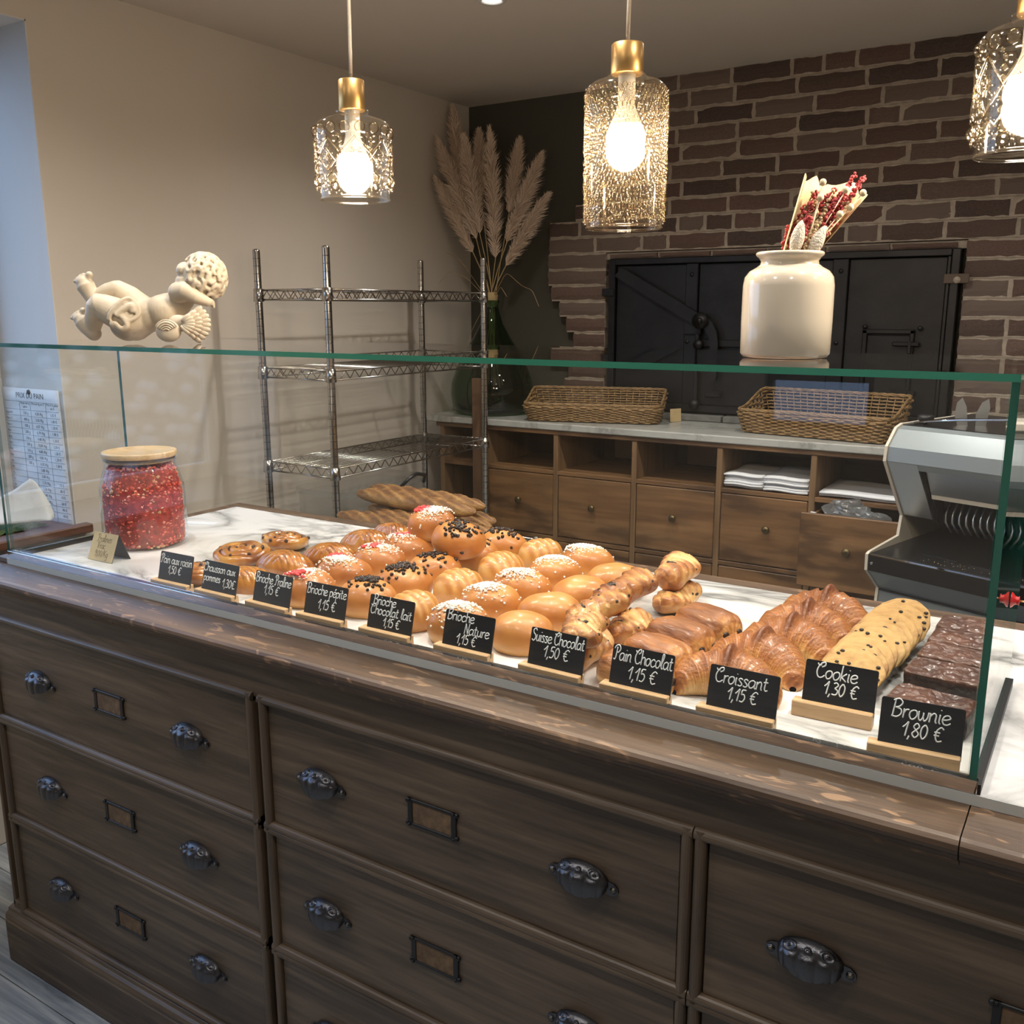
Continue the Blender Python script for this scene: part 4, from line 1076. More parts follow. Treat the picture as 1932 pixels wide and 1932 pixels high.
turnover((-1.392, .245, .006), R(10), 2, 'glazed apple turnover second back from the glass', (R(12), R(3)))
turnover((-1.350, .345, .008), R(20), 3, 'glazed apple turnover third back beside the praline brioches', (R(12), 0))
turnover((-1.365, .485, .006), R(5), 4, 'long glazed apple turnover fourth back from the glass', (R(8), 0), 1.08)
turnover((-1.385, .598, .004), R(-10), 5, 'rearmost apple turnover near the back edge of the slab', (R(6), 0), .92)
# chocolate twists
def twist(loc, rot, seed, label, L=.150, s=1., dark=0.):
    t = empty('chocolate_twist', loc, 0, label, 'pastry', 'chocolate twist pastries'); t.rotation_euler = rot
    mb = MB()
    def fn(u, v):
        a = 2*math.pi*u; f = v*2-1; y = f*L/2
        e = (1-abs(f)**6)**.5*.98+.02
        rx = .031*s*e; rz_ = .022*s*e
        tw = math.sin(2*a+y*52+seed)
        ly = (y/.021+.9*math.cos(a)+.3*noise.noise(Vector((y*30, a, seed)))); ly -= math.floor(ly)
        k = 1+.12*tw+(.13-.22*ly)*S01(-.3, .5, math.sin(a))
        x = rx*math.cos(a)*k; z = .022*s+rz_*math.sin(a)*k
        b = .36+dark+.26*S01(.1, .9, tw)+.34*(.5-ly)*S01(-.2, .6, math.sin(a))+.35*S01(.03, .046, z)*noise.noise(Vector((y*22, x*22, seed)))+.25*abs(f)**5+.2*noise.noise(Vector((x*40, y*40, seed*2)))
        return (x+.004*math.sin(y*40+seed), y, max(z, 0), b)
    mb.grid(fn, 40, 110, cu=True); mb.build('twisted_dough', C_sui, t, bake=True)
    g = MB(); rnd = random.Random(seed)
    for _ in range(6):
        f = rnd.uniform(-.85, .85); a = rnd.choice((.15, .55, .62, .9))*math.pi+rnd.uniform(-.2, .2); x, y, z, b = fn(a/(2*math.pi), (f+1)/2)
        r = rnd.uniform(.002, .0032); g.ball((x, y, z-.0008), (r, r*1.4, r), 6)
    x, y, z, b = fn(.25, .3)
    for q in range(9): g.ball((x+rnd.uniform(-.012, .004), y+rnd.uniform(-.006, .006), z-.001), (.004, .004, .003), 6)
    g.build('chocolate_chips', M['choc'], t, kind='stuff')
twist((-.590, .135, .0), (0, 0, R(8)), 1, 'chocolate twist lying on the slab at the front under another twist')
twist((-.576, .262, .0), (0, 0, R(-4)), 2, 'chocolate twist lying on the slab under the darkest twist', .12)
twist((-.572, .470, .0), (0, 0, R(-8)), 3, 'chocolate twist at the bottom of the rear pair', .13)
twist((-.578, .105, .043), (R(-6), R(4), R(14)), 4, 'pale chocolate twist on top at the front, behind the Suisse Chocolat sign', .125, .95)
twist((-.604, .205, .043), (R(10), R(-4), R(-14)), 5, 'chocolate twist crossing the middle of the front twists', .125, .95)
twist((-.617, .338, .040), (R(14), 0, R(-10)), 6, 'dark browned chocolate twist leaning on the others', .140, 1.08, .22)
twist((-.588, .498, .042), (R(4), R(0), R(12)), 7, 'chocolate twist on top of the rear pair', .130, 1.1)
# chocolate rolls
def choc_roll(loc, rz, seed, label):
    t = empty('chocolate_roll', loc, rz, label, 'pastry', 'chocolate rolls'); mb = MB()
    L, W_, H = .118, .078, .054
    def fn(u, v):
        a = 2*math.pi*u; f = 2*v-1; x = f*L/2
        e = (1-abs(f)**7)**.5*.97+.03
        ca, sa = math.cos(a), math.sin(a)
        y = W_/2*e*math.copysign(abs(ca)**.75, ca); z = H*(.42+.58*math.copysign(abs(sa)**.85, sa)*(1-.12*f*f)) if sa > 0 else H*.42*(1-abs(sa)**.6)
        z *= .35+.65*e
        n = noise.noise(Vector((x*14+seed, y*30, z*30)))
        fl = frac_noise((x*22+seed, y*75, z*75), 1., 4); z += (.0012*math.sin(a*9+2*n)+.0022*fl)*max(0, sa); 
        b = .20+.58*S01(.25, .75, z/H)*(1-.35*abs(f)**3)+.22*n+.28*fl
        if abs(f) > .93: b = .12+.25*abs(math.sin(8*a))
        return (x, y, max(z, 0), b)
    mb.grid(fn, 88, 60, cu=True)
    for s in (0, 1):
        q = [fn(i/44, s) for i in range(44)]; c = (q[0][0]*1.0, 0, H*.42, .15)
        n0 = len(mb.v); mb.v += [p[:3] for p in q]+[c[:3]]; mb.a += [.15]*45
        for i in range(44):
            f = (n0+i, n0+(i+1) % 44, n0+44); mb.f.append(f if s else f[::-1]); mb.m.append(0); mb.s.append(True)
    mb.build('roll', C_choc, t, bake=True)
    for yy in (-.015, .015):
        g = MB(); g.tube([(-L/2*1.005, yy, .022), (L/2*1.005, yy, .022)], .0062, 10); g.build('chocolate_stick', M['choc'], t)
for i, (x, y, rz) in enumerate([(-.476, .078, -14), (-.476, .161, -20), (-.478, .256, -18), (-.466, .350, -24)]):
    choc_roll((x, y, 0), R(rz), i+1, rowlab('browned chocolate roll pastry', i, 4))
# croissants
def croissant(loc, rz, seed, label, tilt=0, s=1.):
    t = empty('croissant', loc, rz, label, 'croissant', 'croissants'); t.rotation_euler = (tilt, 0, rz); mb = MB()
    def axis(f):
        a = f*1.15
        return Vector((.078*s*math.sin(a), -.070*s*(1-math.cos(a))*1.0, 0))
    def fn(u, v):
        f = 2*v-1; a = 2*math.pi*u; c = axis(f); d = (axis(min(f+.01, 1.01))-axis(f-.01)).normalized(); nrm = Vector((-d.y, d.x, 0))
        r = .031*s*max(0., 1-abs(f)**2.2)**.62+.0045
        g = abs(f)*4.6+.15*math.sin(seed); st = g-math.floor(g)
        r *= 1.04-.085*st*(1 if abs(f) > .06 else 0)
        r *= 1+.04*noise.noise(Vector((f*6+seed, math.cos(a), math.sin(a))))
        p = c+nrm*(r*1.12*math.cos(a)); z = r*.80+r*math.sin(a)
        kn = math.exp(-((f-.02)/.10)**2)*S01(.55, 1., math.sin(a)); z += .010*s*kn
        b = .22+.48*S01(-.2, .9, math.sin(a))-.18*st+.16*(1-abs(f))+.45*kn+.22*noise.noise(Vector((p.x*45, p.y*45, seed)))+.25*S01(.85, 1, abs(f))
        b += .13*math.sin(f*120+5*math.cos(a)+3*noise.noise(Vector((f*9, a, seed))))
        return (p.x, p.y, max(z, 0), b)
    mb.grid(fn, 34, 110, cu=True); mb.build('crescent', C_puff, t, bake=True)
for i, (x, y, rz, tl) in enumerate([(-.352, .118, 8, 0), (-.335, .222, -8, 0), (-.318, .318, 0, 0), (-.318, .412, 5, 0), (-.308, .508, -4, 0)]):
    croissant((x, y+.018, 0), R(rz), i*3+1, rowlab('flaky golden croissant', i, 5), s=1.0)
# cookies standing in a leaning row
def cookie(i, loc, rot, seed, label):
    t = empty('cookie', loc, 0, label, 'cookie', 'chocolate chip cookies in a leaning row'); t.rotation_euler = rot
    mb = MB(); Rr, H = .0490, .0108
    def edge(a): return 1+.09*noise.noise(Vector((math.cos(a)*2.2, math.sin(a)*2.2, seed)))
    def fn(u, v):
        a = 2*math.pi*u; th = math.pi*v; s = max(0., math.sin(th))**.42 if 0 < v < 1 else 0.; r = Rr*s*edge(a); z = H/2*math.copysign(abs(math.cos(th))**.55, math.cos(th))
        x, y = r*math.cos(a), r*math.sin(a)
        cr = noise.noise(Vector((x*55, y*55, seed*2.))); z += .0026*cr*(1 if z > 0 else 0)-.0022*S01(.07, .0, abs(noise.noise(Vector((x*38+9, y*38, seed)))))*(z > 0)
        return (x, y, z, .35+.5*S01(.75, 1, s)*.6+.5*cr)
    mb.grid(fn, 48, 22, cu=True); mb.build('biscuit', C_cook, t, bake=True)
    g = MB(); rnd = random.Random(seed)
    for _ in range(15):
        a = rnd.random()*6.283; r = Rr*math.sqrt(rnd.random())*.9; q = rnd.uniform(.0022, .0042); g.ball((r*math.cos(a), r*math.sin(a), H/2*.92), (q, q*.8, q*.55), 7)
    g.build('chocolate_chips', M['choc'], t, kind='stuff')
nc = 11
for i in range(nc):
    f = i/(nc-1); tl = 30+7*f
    x = -.199+.020*f+random.uniform(-.003, .003); y = .226+.276*f; zc = math.sin(R(tl))*.0505*1.02+.006
    lab_ = 'pale chocolate chip cookie at the front of the leaning row' if i == 0 else ('last cookie at the far end of the leaning row' if i == nc-1 else 'chocolate chip cookie number %s from the front of the leaning row' % ['', 'two', 'three', 'four', 'five', 'six', 'seven', 'eight', 'nine', 'ten'][i])
    cookie(i, (x, y, zc), (R(tl), 0, R(-6+random.uniform(-9, 9))), i+2, lab_)
# brownies
def brownie(loc, rz, seed, label, L=.108, W_=.078, H=.034):
    t = empty('brownie', loc, rz, label, 'brownie', 'brownies'); mb = MB()
    def fn(u, v):
        a = 2*math.pi*u
        f = lambda w_, q: math.copysign(abs(w_)**q, w_)
        m_ = max(abs(math.cos(a)), abs(math.sin(a))); cx_, cy2 = math.cos(a)/m_, math.sin(a)/m_     # square outline
        rnd_ = 1-.06*S01(.75, 1., min(abs(cx_), abs(cy2)))
        if v < .62: s = v/.62*.97; z = H*(1-.04*s**6)
        elif v < .70: q = (v-.62)/.08; s = .97+.03*math.sin(q*math.pi/2); z = H*(.96-.10*(1-math.cos(q*math.pi/2)))
        elif v < .92: s = 1.; z = H*.86*(1-(v-.70)/.22)
        else: s = 1-(v-.92)/.08; z = 0.
        x = L/2*s*cx_*rnd_; y = W_/2*s*cy2*rnd_
        n = frac_noise((x, y, z+seed), 55., 3); n2 = noise.noise(Vector((x*22+seed, y*22, 0)))
        side = 1-S01(.75, .97, z/H)
        k = 1+(.030*n+.02*n2)*side; top = 1-side
        z += top*(.0038*n2+.0036*n)*S01(1.0, .9, s)
        b = .15*side+top*(.75+.35*n2)+.1*n
        return (x*k, y*k, max(z, 0), b)
    mb.grid(fn, 120, 52, cu=True); mb.build('chocolate_cake', C_brow, t, bake=True)
    g = MB(); rnd = random.Random(seed)
    for _ in range(5):
        g.ball((rnd.uniform(-.6, .6)*L, -W_*.5-.004-rnd.random()*.006, .0012), (.0018, .0014, .0012), 5)
    g.build('crumbs', C_brow, t, kind='stuff')
brownie((-.080, .185, 0), R(-6), 1, 'dark fudgy brownie nearest the glass, behind its price sign')
brownie((-.078, .312, 0), R(-4), 2, 'crackled brownie second back from the glass')
brownie((-.074, .396, 0), R(-3), 3, 'brownie third back, pressed against its neighbours')
brownie((-.072, .478, 0), R(-2), 4, 'brownie fourth back along the glass side')
brownie((-.072, .560, 0), R(-2), 5, 'rearmost brownie at the back edge of the slab')

# ------------------------------------------------------------------ praline jar
pj = empty('praline_jar', (-1.880, .262, 0), 0, 'round glass jar of crushed pink pralines with a bamboo lid', 'jar')
prof = [(.086, .0005), (.096, .003), (.0985, .012), (.0985, .125), (.097, .145), (.090, .172), (.083, .192), (.0805, .204), (.0845, .210), (.0845, .213)]
mb = MB(); mb.lathe(prof, 56, cap=False); mb.lathe([(.0, .004), (.086, .0005)], 56, cap=False)
mb.build('glass_body', M['jarglass'], pj)
mb = MB(); mb.lathe([(.0, .205), (.076, .205), (.0765, .216), (.0845, .2165), (.0855, .219), (.0855, .2275), (.0845, .2295), (.076, .2295), (.073, .2265), (.0, .2265)], 56, cap=False); mb.build('lid', M['bamboo'], pj)
mb = MB(); mb.lathe([(.0775, .2095), (.0815, .2095), (.0815, .2155), (.0775, .2155)], 48, cap=False); mb.build('seal_ring', thin_glass('grey_seal', (.55, .55, .57), .06, .2, milk=.4, milkcol=(.5, .5, .55)), pj)
rnd = random.Random(4); g = [MB(), MB(), MB()]
def bodyr(z):
    z = min(max(z, .0), .2)
    for (r0_, z0_), (r1_, z1_) in zip(prof, prof[1:]):
        if z0_ <= z <= z1_: return r0_+(r1_-r0_)*(z-z0_)/(z1_-z0_)
    return .08
cnt = 0
for k in range(3300):
    z = rnd.uniform(.006, .196); a = rnd.random()*2*math.pi; r = (bodyr(z)-.0092)-abs(rnd.gauss(0, .004))
    if k > 2950: z = .196+rnd.uniform(-.006, .001); r = (bodyr(.196)-.006)*math.sqrt(rnd.random())
    q = rnd.uniform(.0038, .0070); which = 0 if rnd.random() < .62 else (1 if rnd.random() < .72 else 2)
    V = [Vector((rnd.gauss(0, 1), rnd.gauss(0, 1), rnd.gauss(0, 1))).normalized()*q*rnd.uniform(.8, 1.25) for _ in range(4)]
    o1 = Matrix.Rotation(rnd.random()*6, 4, 'Z') @ Matrix.Rotation(rnd.random()*6, 4, 'X')
    oc = [(q, 0, 0), (-q*.9, 0, 0), (0, q*.75, 0), (0, -q*.8, 0), (0, 0, q*.7), (0, 0, -q*.7)]
    oc = [(x*rnd.uniform(.7, 1.2), y*rnd.uniform(.7, 1.2), zz*rnd.uniform(.7, 1.2)) for x, y, zz in oc]
    F = [(0, 2, 4), (2, 1, 4), (1, 3, 4), (3, 0, 4), (2, 0, 5), (1, 2, 5), (3, 1, 5), (0, 3, 5)]
    g[which].add(oc, F, False, M=Matrix.Translation((r*math.cos(a), r*math.sin(a), z)) @ o1)
g[0].build('pralines', plain('praline_red', (.72, .115, .075), .4, coat=.2, var=.3, vscale=50.), pj, kind='stuff')
g[1].build('pale_pralines', plain('praline_pink', (.80, .30, .22), .45, coat=.2, var=.25, vscale=50.), pj, kind='stuff')
g[2].build('almond_pieces', plain('almond', (.72, .50, .27), .5, var=.25, vscale=50.), pj, kind='stuff')
mb = MB(); mb.lathe([(.0, .006), (.084, .006), (.091, .02), (.091, .125), (.082, .17), (.074, .190), (.0, .190)], 32, cap=False)
mb.build('praline_core', plain('praline_dark', (.34, .035, .03), .6, var=.5, vscale=90.), pj)
mb = MB(); mb.box(-.045, .045, -.016, .016, 0, .0006, M=Matrix.Translation((-1.945, .478, .0003)) @ Matrix.Rotation(R(22), 4, 'Z'))
mb.build('paper_slip', M['paper'], label='small white paper slip lying on the slab behind the praline jar', cat='paper')

# ------------------------------------------------------------------ stoneware jar with dried bouquet, on the glass top
jx, jy = -.322, .222
mb = MB()
mb.lathe([(.050, .0), (.0585, .001), (.0625, .006), (.0632, .05), (.0630, .100), (.0612, .112), (.055, .1205), (.046, .1255), (.0405, .1295), (.0395, .134), (.0425, .1385), (.0465, .1420), (.0470, .1448), (.0452, .1470), (.0425, .1465), (.0365, .138), (.036, .13), (.045, .118), (.055, .105), (.056, .01), (.0, .008)], 56, cap=False)
mb.build('stoneware_jar', M['stoneware'], loc=(jx, jy, GH+.0005), label='cream glazed stoneware jar with a flared rim on the glass top', cat='jar')
bq = empty('dried_bouquet', (jx, jy, GH+.0005), 0, 'bouquet of dried red flowers in kraft paper standing in the stoneware jar', 'flowers')
rnd = random.Random(9)
RT = Vector((math.cos(yaw), math.sin(yaw), 0)); AW = Vector((-math.sin(yaw), math.cos(yaw), 0))   # across / away
def L3(a, d, z): v = RT*a+AW*d; return (v.x, v.y, z)
# open paper cone, torn upper edge
def axis_(z): return .006+.006*min(1., z/.147)+.050*max(0., (z-.147)/.095)
def paper(u, v):
    a = math.pi*(-.04+1.08*u)                    # wraps round the back, open towards the shop
    top_h = .246-.030*u+.005*math.sin(u*21)+.016*math.sin(math.pi*u)-.012*S01(.08, .0, abs(u-.42))
    z = .020+(top_h-.020)*v
    r = .016+.008*min(1., z/.147)+.028*max(0., (z-.147)/.095)
    return L3(axis_(z)-math.cos(a)*r*(1.05 if u > .5 else .95), math.sin(a)*r*.85-.004, z)
mb = MB(); mb.grid(paper, 30, 12); mb.v = mb.v; po = mb.build('paper_wrap', M['kraft'], bq)
sol = po.modifiers.new('thickness', 'SOLIDIFY'); sol.thickness = .0006
reds = plain('dried_red_flowers', (.42, .055, .055), .8, var=.5, vscale=120.); creams = plain('cream_seed_heads', (.66, .54, .34), .7)
tans = plain('tan_sprigs', (.50, .36, .20), .8)
for k in range(40):
    zt = rnd.uniform(.175, .232) if k < 37 else rnd.uniform(.238, .252); a = axis_(zt)+rnd.uniform(-.040, .036)*(.55+.45*S01(.15, .22, zt)); d = rnd.uniform(-.016, .016)
    if k >= 37: a = rnd.uniform(.085, .100)
    s = MB(); P = [L3(.004+a*.05, d*.3, .03), L3(axis_(.147)+(a-axis_(zt))*.55, d*.7, .147), L3(a, d, zt)]
    s.tube(P, .0008, 4)
    for q in range(70):
        f = rnd.uniform(.52, 1.); p0, p1 = (Vector(P[1]), Vector(P[2])) if f > .5 else (Vector(P[0]), Vector(P[1]))
        ff = (f-.5)*2 if f > .5 else f*2; c = p0.lerp(p1, ff); rr_ = rnd.uniform(.0016, .0031)
        w_ = .0105*(1.2-f)
        s.ball(c+Vector((rnd.uniform(-w_, w_), rnd.uniform(-w_, w_), rnd.uniform(-.003, .003))), rr_, 5)
    s.build('red_sprig' if k % 4 else 'tan_sprig', reds if k % 4 else tans, bq)
for (a, zt) in ((.034, .238), (.032, .218), (.066, .228), (.090, .224), (.040, .176), (.060, .196), (.074, .205)):
    s = MB(); s.tube([L3(.006, -.006, .05), L3(.012+a*.15, -.014, .147), L3(a, -.018, zt)], .0007, 4); s.ball(L3(a, -.018, zt), .0050, 10); s.build('seed_ball', creams, bq)
for (a, z0_, a1, z1_) in ((-.002, .138, .008, .188), (.020, .136, .040, .180)):
    s = MB(); n = 12; pts = []; rd = []
    for i in range(n): f = i/(n-1); pts.append(L3(a+(a1-a)*f, -.020, z0_+(z1_-z0_)*f)); rd.append(.0008+.0088*math.sin(math.pi*min(1, f*.98+.02))**.7)
    s.tube(pts, rd, 12); s.build('bunny_tail', plain('bunny_tail_grass', (.70, .62, .50), .95, bumps=(400, .8)), bq)

# ------------------------------------------------------------------ cherub figure on the glass top
ch = empty('cherub_statue', (-1.676, .178, GH+.001), yaw-.05, 'cream plaster cherub figurine reclining on the glass top', 'statue')
k_ = .00114
def cp(px, py, d=0): return Vector(((px-275)*k_, d*k_, max(.0, (652-py)*k_)))
def remeshed(mb, name, mat, parent, voxel=.0028, smooth_it=4):
    me = mb.mesh(name+'_raw', mat); fixn(me)
    o = bpy.data.objects.new(name+'_raw', me); COL.objects.link(o)
    m = o.modifiers.new('r', 'REMESH'); m.mode = 'VOXEL'; m.voxel_size = voxel; m.use_smooth_shade = True
    s = o.modifiers.new('s', 'SMOOTH'); s.iterations = smooth_it; s.factor = .5
    dg = bpy.context.evaluated_depsgraph_get(); dg.update()
    me2 = bpy.data.meshes.new_from_object(o.evaluated_get(dg)); me2.name = name
    bpy.data.objects.remove(o)
    if not me2.materials: me2.materials.append(mat)
    for p in me2.polygons: p.use_smooth = True
    return inst(name, me2, parent)
def limb(mb, pts, n=26):
    P = []; r = []
    for i in range(len(pts)-1):
        for s in range(6):
            f = s/6; a = pts[i]; b = pts[i+1]; P.append(cp(*[a[q]+(b[q]-a[q])*f for q in range(3)])); r.append((a[3]+(b[3]-a[3])*f)*k_)
    a = pts[-1]; P.append(cp(*a[:3])); r.append(a[3]*k_)
    mb.tube(P, r, n)
    for q in (pts[0], pts[-1]): mb.ball(cp(*q[:3]), q[3]*k_, 24)
body = MB()
limb(body, [(238, 617, 0, 34), (262, 607, 0, 30), (290, 598, 2, 31), (316, 588, 2, 29), (334, 575, 0, 22)])
body.ball(cp(230, 619, -8), (34*k_, 30*k_, 32*k_), 32); body.ball(cp(300, 596, -8), (34*k_, 26*k_, 31*k_), 32)
limb(body, [(334, 575, 0, 17), (352, 556, 0, 16)])
body.ball(cp(372, 538, 0), (38*k_, 34*k_, 40*k_), 32); body.ball(cp(350, 545, -4), (24*k_, 28*k_, 22*k_), 14)
body.ball(cp(331, 541, -4), (6*k_, 6*k_, 5*k_), 10); body.ball(cp(337, 556, -4), (11*k_, 13*k_, 9*k_), 10); body.ball(cp(333, 549, -4), (5*k_, 8*k_, 4*k_), 8); body.ball(cp(346, 522, -4), (16*k_, 24*k_, 16*k_), 12)
limb(body, [(336, 562, -20, 19), (352, 560, -28, 17), (374, 571, -30, 13), (390, 579, -24, 9)])
for q in range(4): limb(body, [(388, 577+q*2.2, -26+q*2, 4), (397, 576+q*3, -22+q*2, 3.2), (400, 580+q*3, -18, 2.6)], 8)
limb(body, [(248, 592, 16, 27), (226, 570, 16, 22), (206, 556, 12, 18), (188, 559, 8, 15), (172, 566, 4, 12)])
limb(body, [(163, 574, 2, 14), (156, 561, 2, 15), (150, 549, 2, 17), (147, 543, 2, 14)])
limb(body, [(236, 610, -18, 32), (212, 597, -26, 28), (188, 586, -28, 24), (176, 606, -26, 18), (168, 628, -22, 13)])
limb(body, [(168, 636, -20, 14), (156, 624, -20, 15), (148, 614, -20, 15), (144, 610, -20, 12)])
for (fx, fy, dx_, d) in ((157, 538, 1, 2), (140, 540, 0, 2)): pass
for i, (x, y, r) in enumerate(((160, 529, 7), (149, 530, 5), (143, 532, 4.6), (137, 536, 4.4), (132, 541, 4.2))): limb(body, [((x+148)/2, (y+546)/2, 2, r), (x, y, 0, r*.95)], 8)
for i, (x, y, r) in enumerate(((151, 594, 6), (142, 598, 4.6), (137, 601, 4.4), (133, 604, 4.2), (129, 608, 4.0))): limb(body, [((x+148)/2, (y+611)/2, -20, r), (x, y, -20, r*.95)], 8)
remeshed(body, 'body', M['plaster'], ch, .0019, 2)
hair = MB(); rnd = random.Random(2)
hair.ball(cp(379, 534, 0), (36*k_, 34*k_, 39*k_), 26)
c0 = cp(379, 534, 0)
for k in range(95):
    zz = 1-2*(k+.5)/95; ph = k*2.39996; q = math.sqrt(1-zz*zz)
    dv = Vector((q*math.cos(ph), q*math.sin(ph), zz))
    if dv.x < -.45 and dv.z < .62: continue
    if dv.z < -.86: continue
    t1 = dv.cross(Vector((0, .3, 1))).normalized(); t2 = dv.cross(t1); q0 = rnd.random()*6
    pts = []; rd = []
    for s in range(13):                          # one curl: a small hook lying on the skull
        f = s/12; an = q0+f*4.6; rr2 = .30*(1-.65*f)
        d2 = (dv+t1*math.cos(an)*rr2+t2*math.sin(an)*rr2).normalized(); lift = 1.04+.09*f
        pts.append(c0+Vector((d2.x*36, d2.y*34, d2.z*39))*k_*lift); rd.append((2.2+2.6*math.sin(math.pi*(.15+.8*f)))*k_)
    hair.tube(pts, rd, 8)
remeshed(hair, 'hair', M['plaster'], ch, .0015, 0)
cl = MB()
for (pts, r) in (([(214, 612, -52), (222, 596, -52), (238, 578, -44), (250, 574, -36), (262, 586, -34), (264, 602, -36), (250, 612, -46), (240, 606, -50), (248, 622, -50), (236, 628, -52), (226, 618, -54), (218, 622, -54)], 6), ([(226, 604, -50), (240, 592, -44), (254, 586, -38), (256, 600, -40)], 9), ([(216, 604, -50), (228, 590, -46), (242, 580, -40)], 8)):
    P = smooth([(a, b) for a, b, c in pts], 5); D_ = smooth([(c, 0) for a, b, c in pts], 5)
    cl.tube([cp(p[0], p[1], d[0]) for p, d in zip(P, D_)], r*k_, 8, flat=.8)
remeshed(cl, 'drape', M['plaster'], ch, .0025, 2)
wg = MB()
wg.ball(cp(322, 632, -46), (24*k_, 10*k_, 20*k_), 18)
for i in range(5):
    wg.tube([cp(322+(22-i*4)*math.cos(a), 632-(20-i*4)*math.sin(a), -54-i*.6) for a in [math.pi*(.15+.75*s/9) for s in range(10)]], 1.5*k_, 5)
for rix, (n, r0_, r1_, sz, dy) in enumerate(((9, 34, 60, 11, -40), (8, 24, 46, 9, -46), (7, 14, 32, 8, -52))):
    for i in range(n):
        a = -.95+1.75*i/(n-1); cxp = 345+(r0_+r1_)/2*math.cos(a)*.85; czp = 618-(r0_+r1_)/2*math.sin(a)*.62
        czp = min(czp, 645)
        wg.ball((0, 0, 0), (sz*1.5*k_, 3.2*k_, sz*.62*k_), 8, M=Matrix.Translation(cp(cxp, czp, dy)) @ Matrix.Rotation(-a*.8, 4, 'Y'))
wg.ball(cp(340, 618, -38), (22*k_, 10*k_, 16*k_), 12)
wg.build('wing', M['plaster'], ch)
ch.location.z = GH+.0004-min(v.co.z for c in ch.children for v in c.data.vertices)

# ------------------------------------------------------------------ demijohn with pampas grass
dj = empty('demijohn', (-2.322, 2.455, WT+.001), 0, 'big green glass demijohn in the corner on the marble worktop', 'demijohn')
mb = MB(); mb.lathe([(.13, .0), (.165, .004), (.182, .03), (.190, .09), (.186, .14), (.165, .20), (.128, .27), (.085, .34), (.052, .40), (.036, .45), (.031, .475), (.033, .492), (.037, .497), (.037, .503), (.030, .505)], 48, cap=False)
mb.build('glass_body', M['greenglass'], dj)
mb = MB(); mb.lathe([(.0, .003), (.13, .001)], 32, cap=False); mb.build('glass_base', M['greenglass'], dj)
PL = [((-2.498, 2.484, 1.132), (-2.585, 2.54, 1.448), .045), ((-2.394, 2.445, 0.867), (-2.570, 2.41, 1.293), .055), ((-2.424, 2.46, 0.811), (-2.575, 2.40, 1.124), .042), ((-2.37, 2.436, 0.89), (-2.409, 2.38, 1.285), .055),
      ((-2.398, 2.49, 1.054), (-2.455, 2.56, 1.339), .045), ((-2.291, 2.442, 0.781), (-2.288, 2.4, 1.304), .055), ((-2.246, 2.484, 0.973), (-2.228, 2.54, 1.277), .045), ((-2.239, 2.454, 0.847), (-2.06, 2.44, 1.19), .052), ((-2.257, 2.472, 0.748), (-2.066, 2.5, 1.034), .045), ((-2.480, 2.478, 1.057), (-2.540, 2.50, 1.30), .035)]
PLL = ['tallest pampas plume leaning against the beige wall', 'broad pampas plume fanning towards the beige wall', 'low drooping pampas plume beside the beige wall', 'full upright pampas plume at the middle of the bunch', 'shadowy pampas plume at the back of the bunch',
       'tall straight pampas plume against the dark wall', 'slim pampas plume behind the tall straight one', 'pampas plume leaning towards the brick wall', 'lowest pampas plume nearest the brick wall', 'small pampas plume tucked behind the broad one']
neck = Vector((-2.322, 2.455, .60))
for i, (a, b, wd) in enumerate(PL):
    rnd = random.Random(i+50); A = Vector(a); B = Vector(b)
    t = empty('pampas_plume', (0, 0, 0), 0, PLL[i], 'pampas grass', 'pampas plumes in the green demijohn', 'thing')
    nk = neck+Vector((rnd.uniform(-.016, .016), rnd.uniform(-.016, .016), 0))
    st = MB(); foot = neck+Vector((rnd.uniform(-.06, .08), rnd.uniform(-.05, .05), -.38))
    st.tube([foot, nk+Vector((0, 0, -.12)), nk, nk.lerp(A, .5)+Vector((0, 0, .01)), A, A.lerp(B, .6)], [.0022]*6, 5); st.build('stem', M['straw'], t)
    V = []; F = []; ax = (B-A); Ln = ax.length; ax.normalize(); n1 = ax.orthogonal().normalized(); n2 = ax.cross(n1)
    for h in range(2600):
        f = rnd.random()**.9; ph = rnd.random()*6.283; out = n1*math.cos(ph)+n2*math.sin(ph)
        c = A+(B-A)*f+Vector((0, 0, 0)); prof_ = math.sin(math.pi*min(1, .12+f*.88))**.75
        l = rnd.uniform(.030, .070)*(.6+.5*prof_); sp = wd*.95*(.15+prof_)*rnd.random()**.8
        p0 = c; p1 = c+ax*l*.45+out*sp*.6; p2 = c+ax*l+out*sp*rnd.uniform(.8, 1.2)+Vector((rnd.uniform(-.008, .008), rnd.uniform(-.008, .008), -.010))
        sd_ = (ax.cross(out)*math.cos(h)+out*math.sin(h))*.0013
        k0 = len(V); V += [p0-sd_, p0+sd_, p1+sd_*1.2, p1-sd_*1.2, p2]
        F += [(k0, k0+1, k0+2, k0+3), (k0+3, k0+2, k0+4)]
        for v_ in range(k0, k0+5):
            if V[v_].x < -2.612: V[v_].x = -2.612+rnd.uniform(0, .004)
    pm = MB(); pm.add(V, F, False); pm.build('feathery_head', M['plume'], t, kind='stuff')
tw = MB()
tw.lathe([(.026, -.03), (.030, -.015), (.028, .005), (.030, .02), (.024, .035)], 14, c=neck, cap=False); 
wsp = empty('straw_tie', (0, 0, 0), 0, 'twist of dry straw tied round the demijohn neck with loose curling blades', 'straw')
tw.build('wrap', M['straw'], wsp)
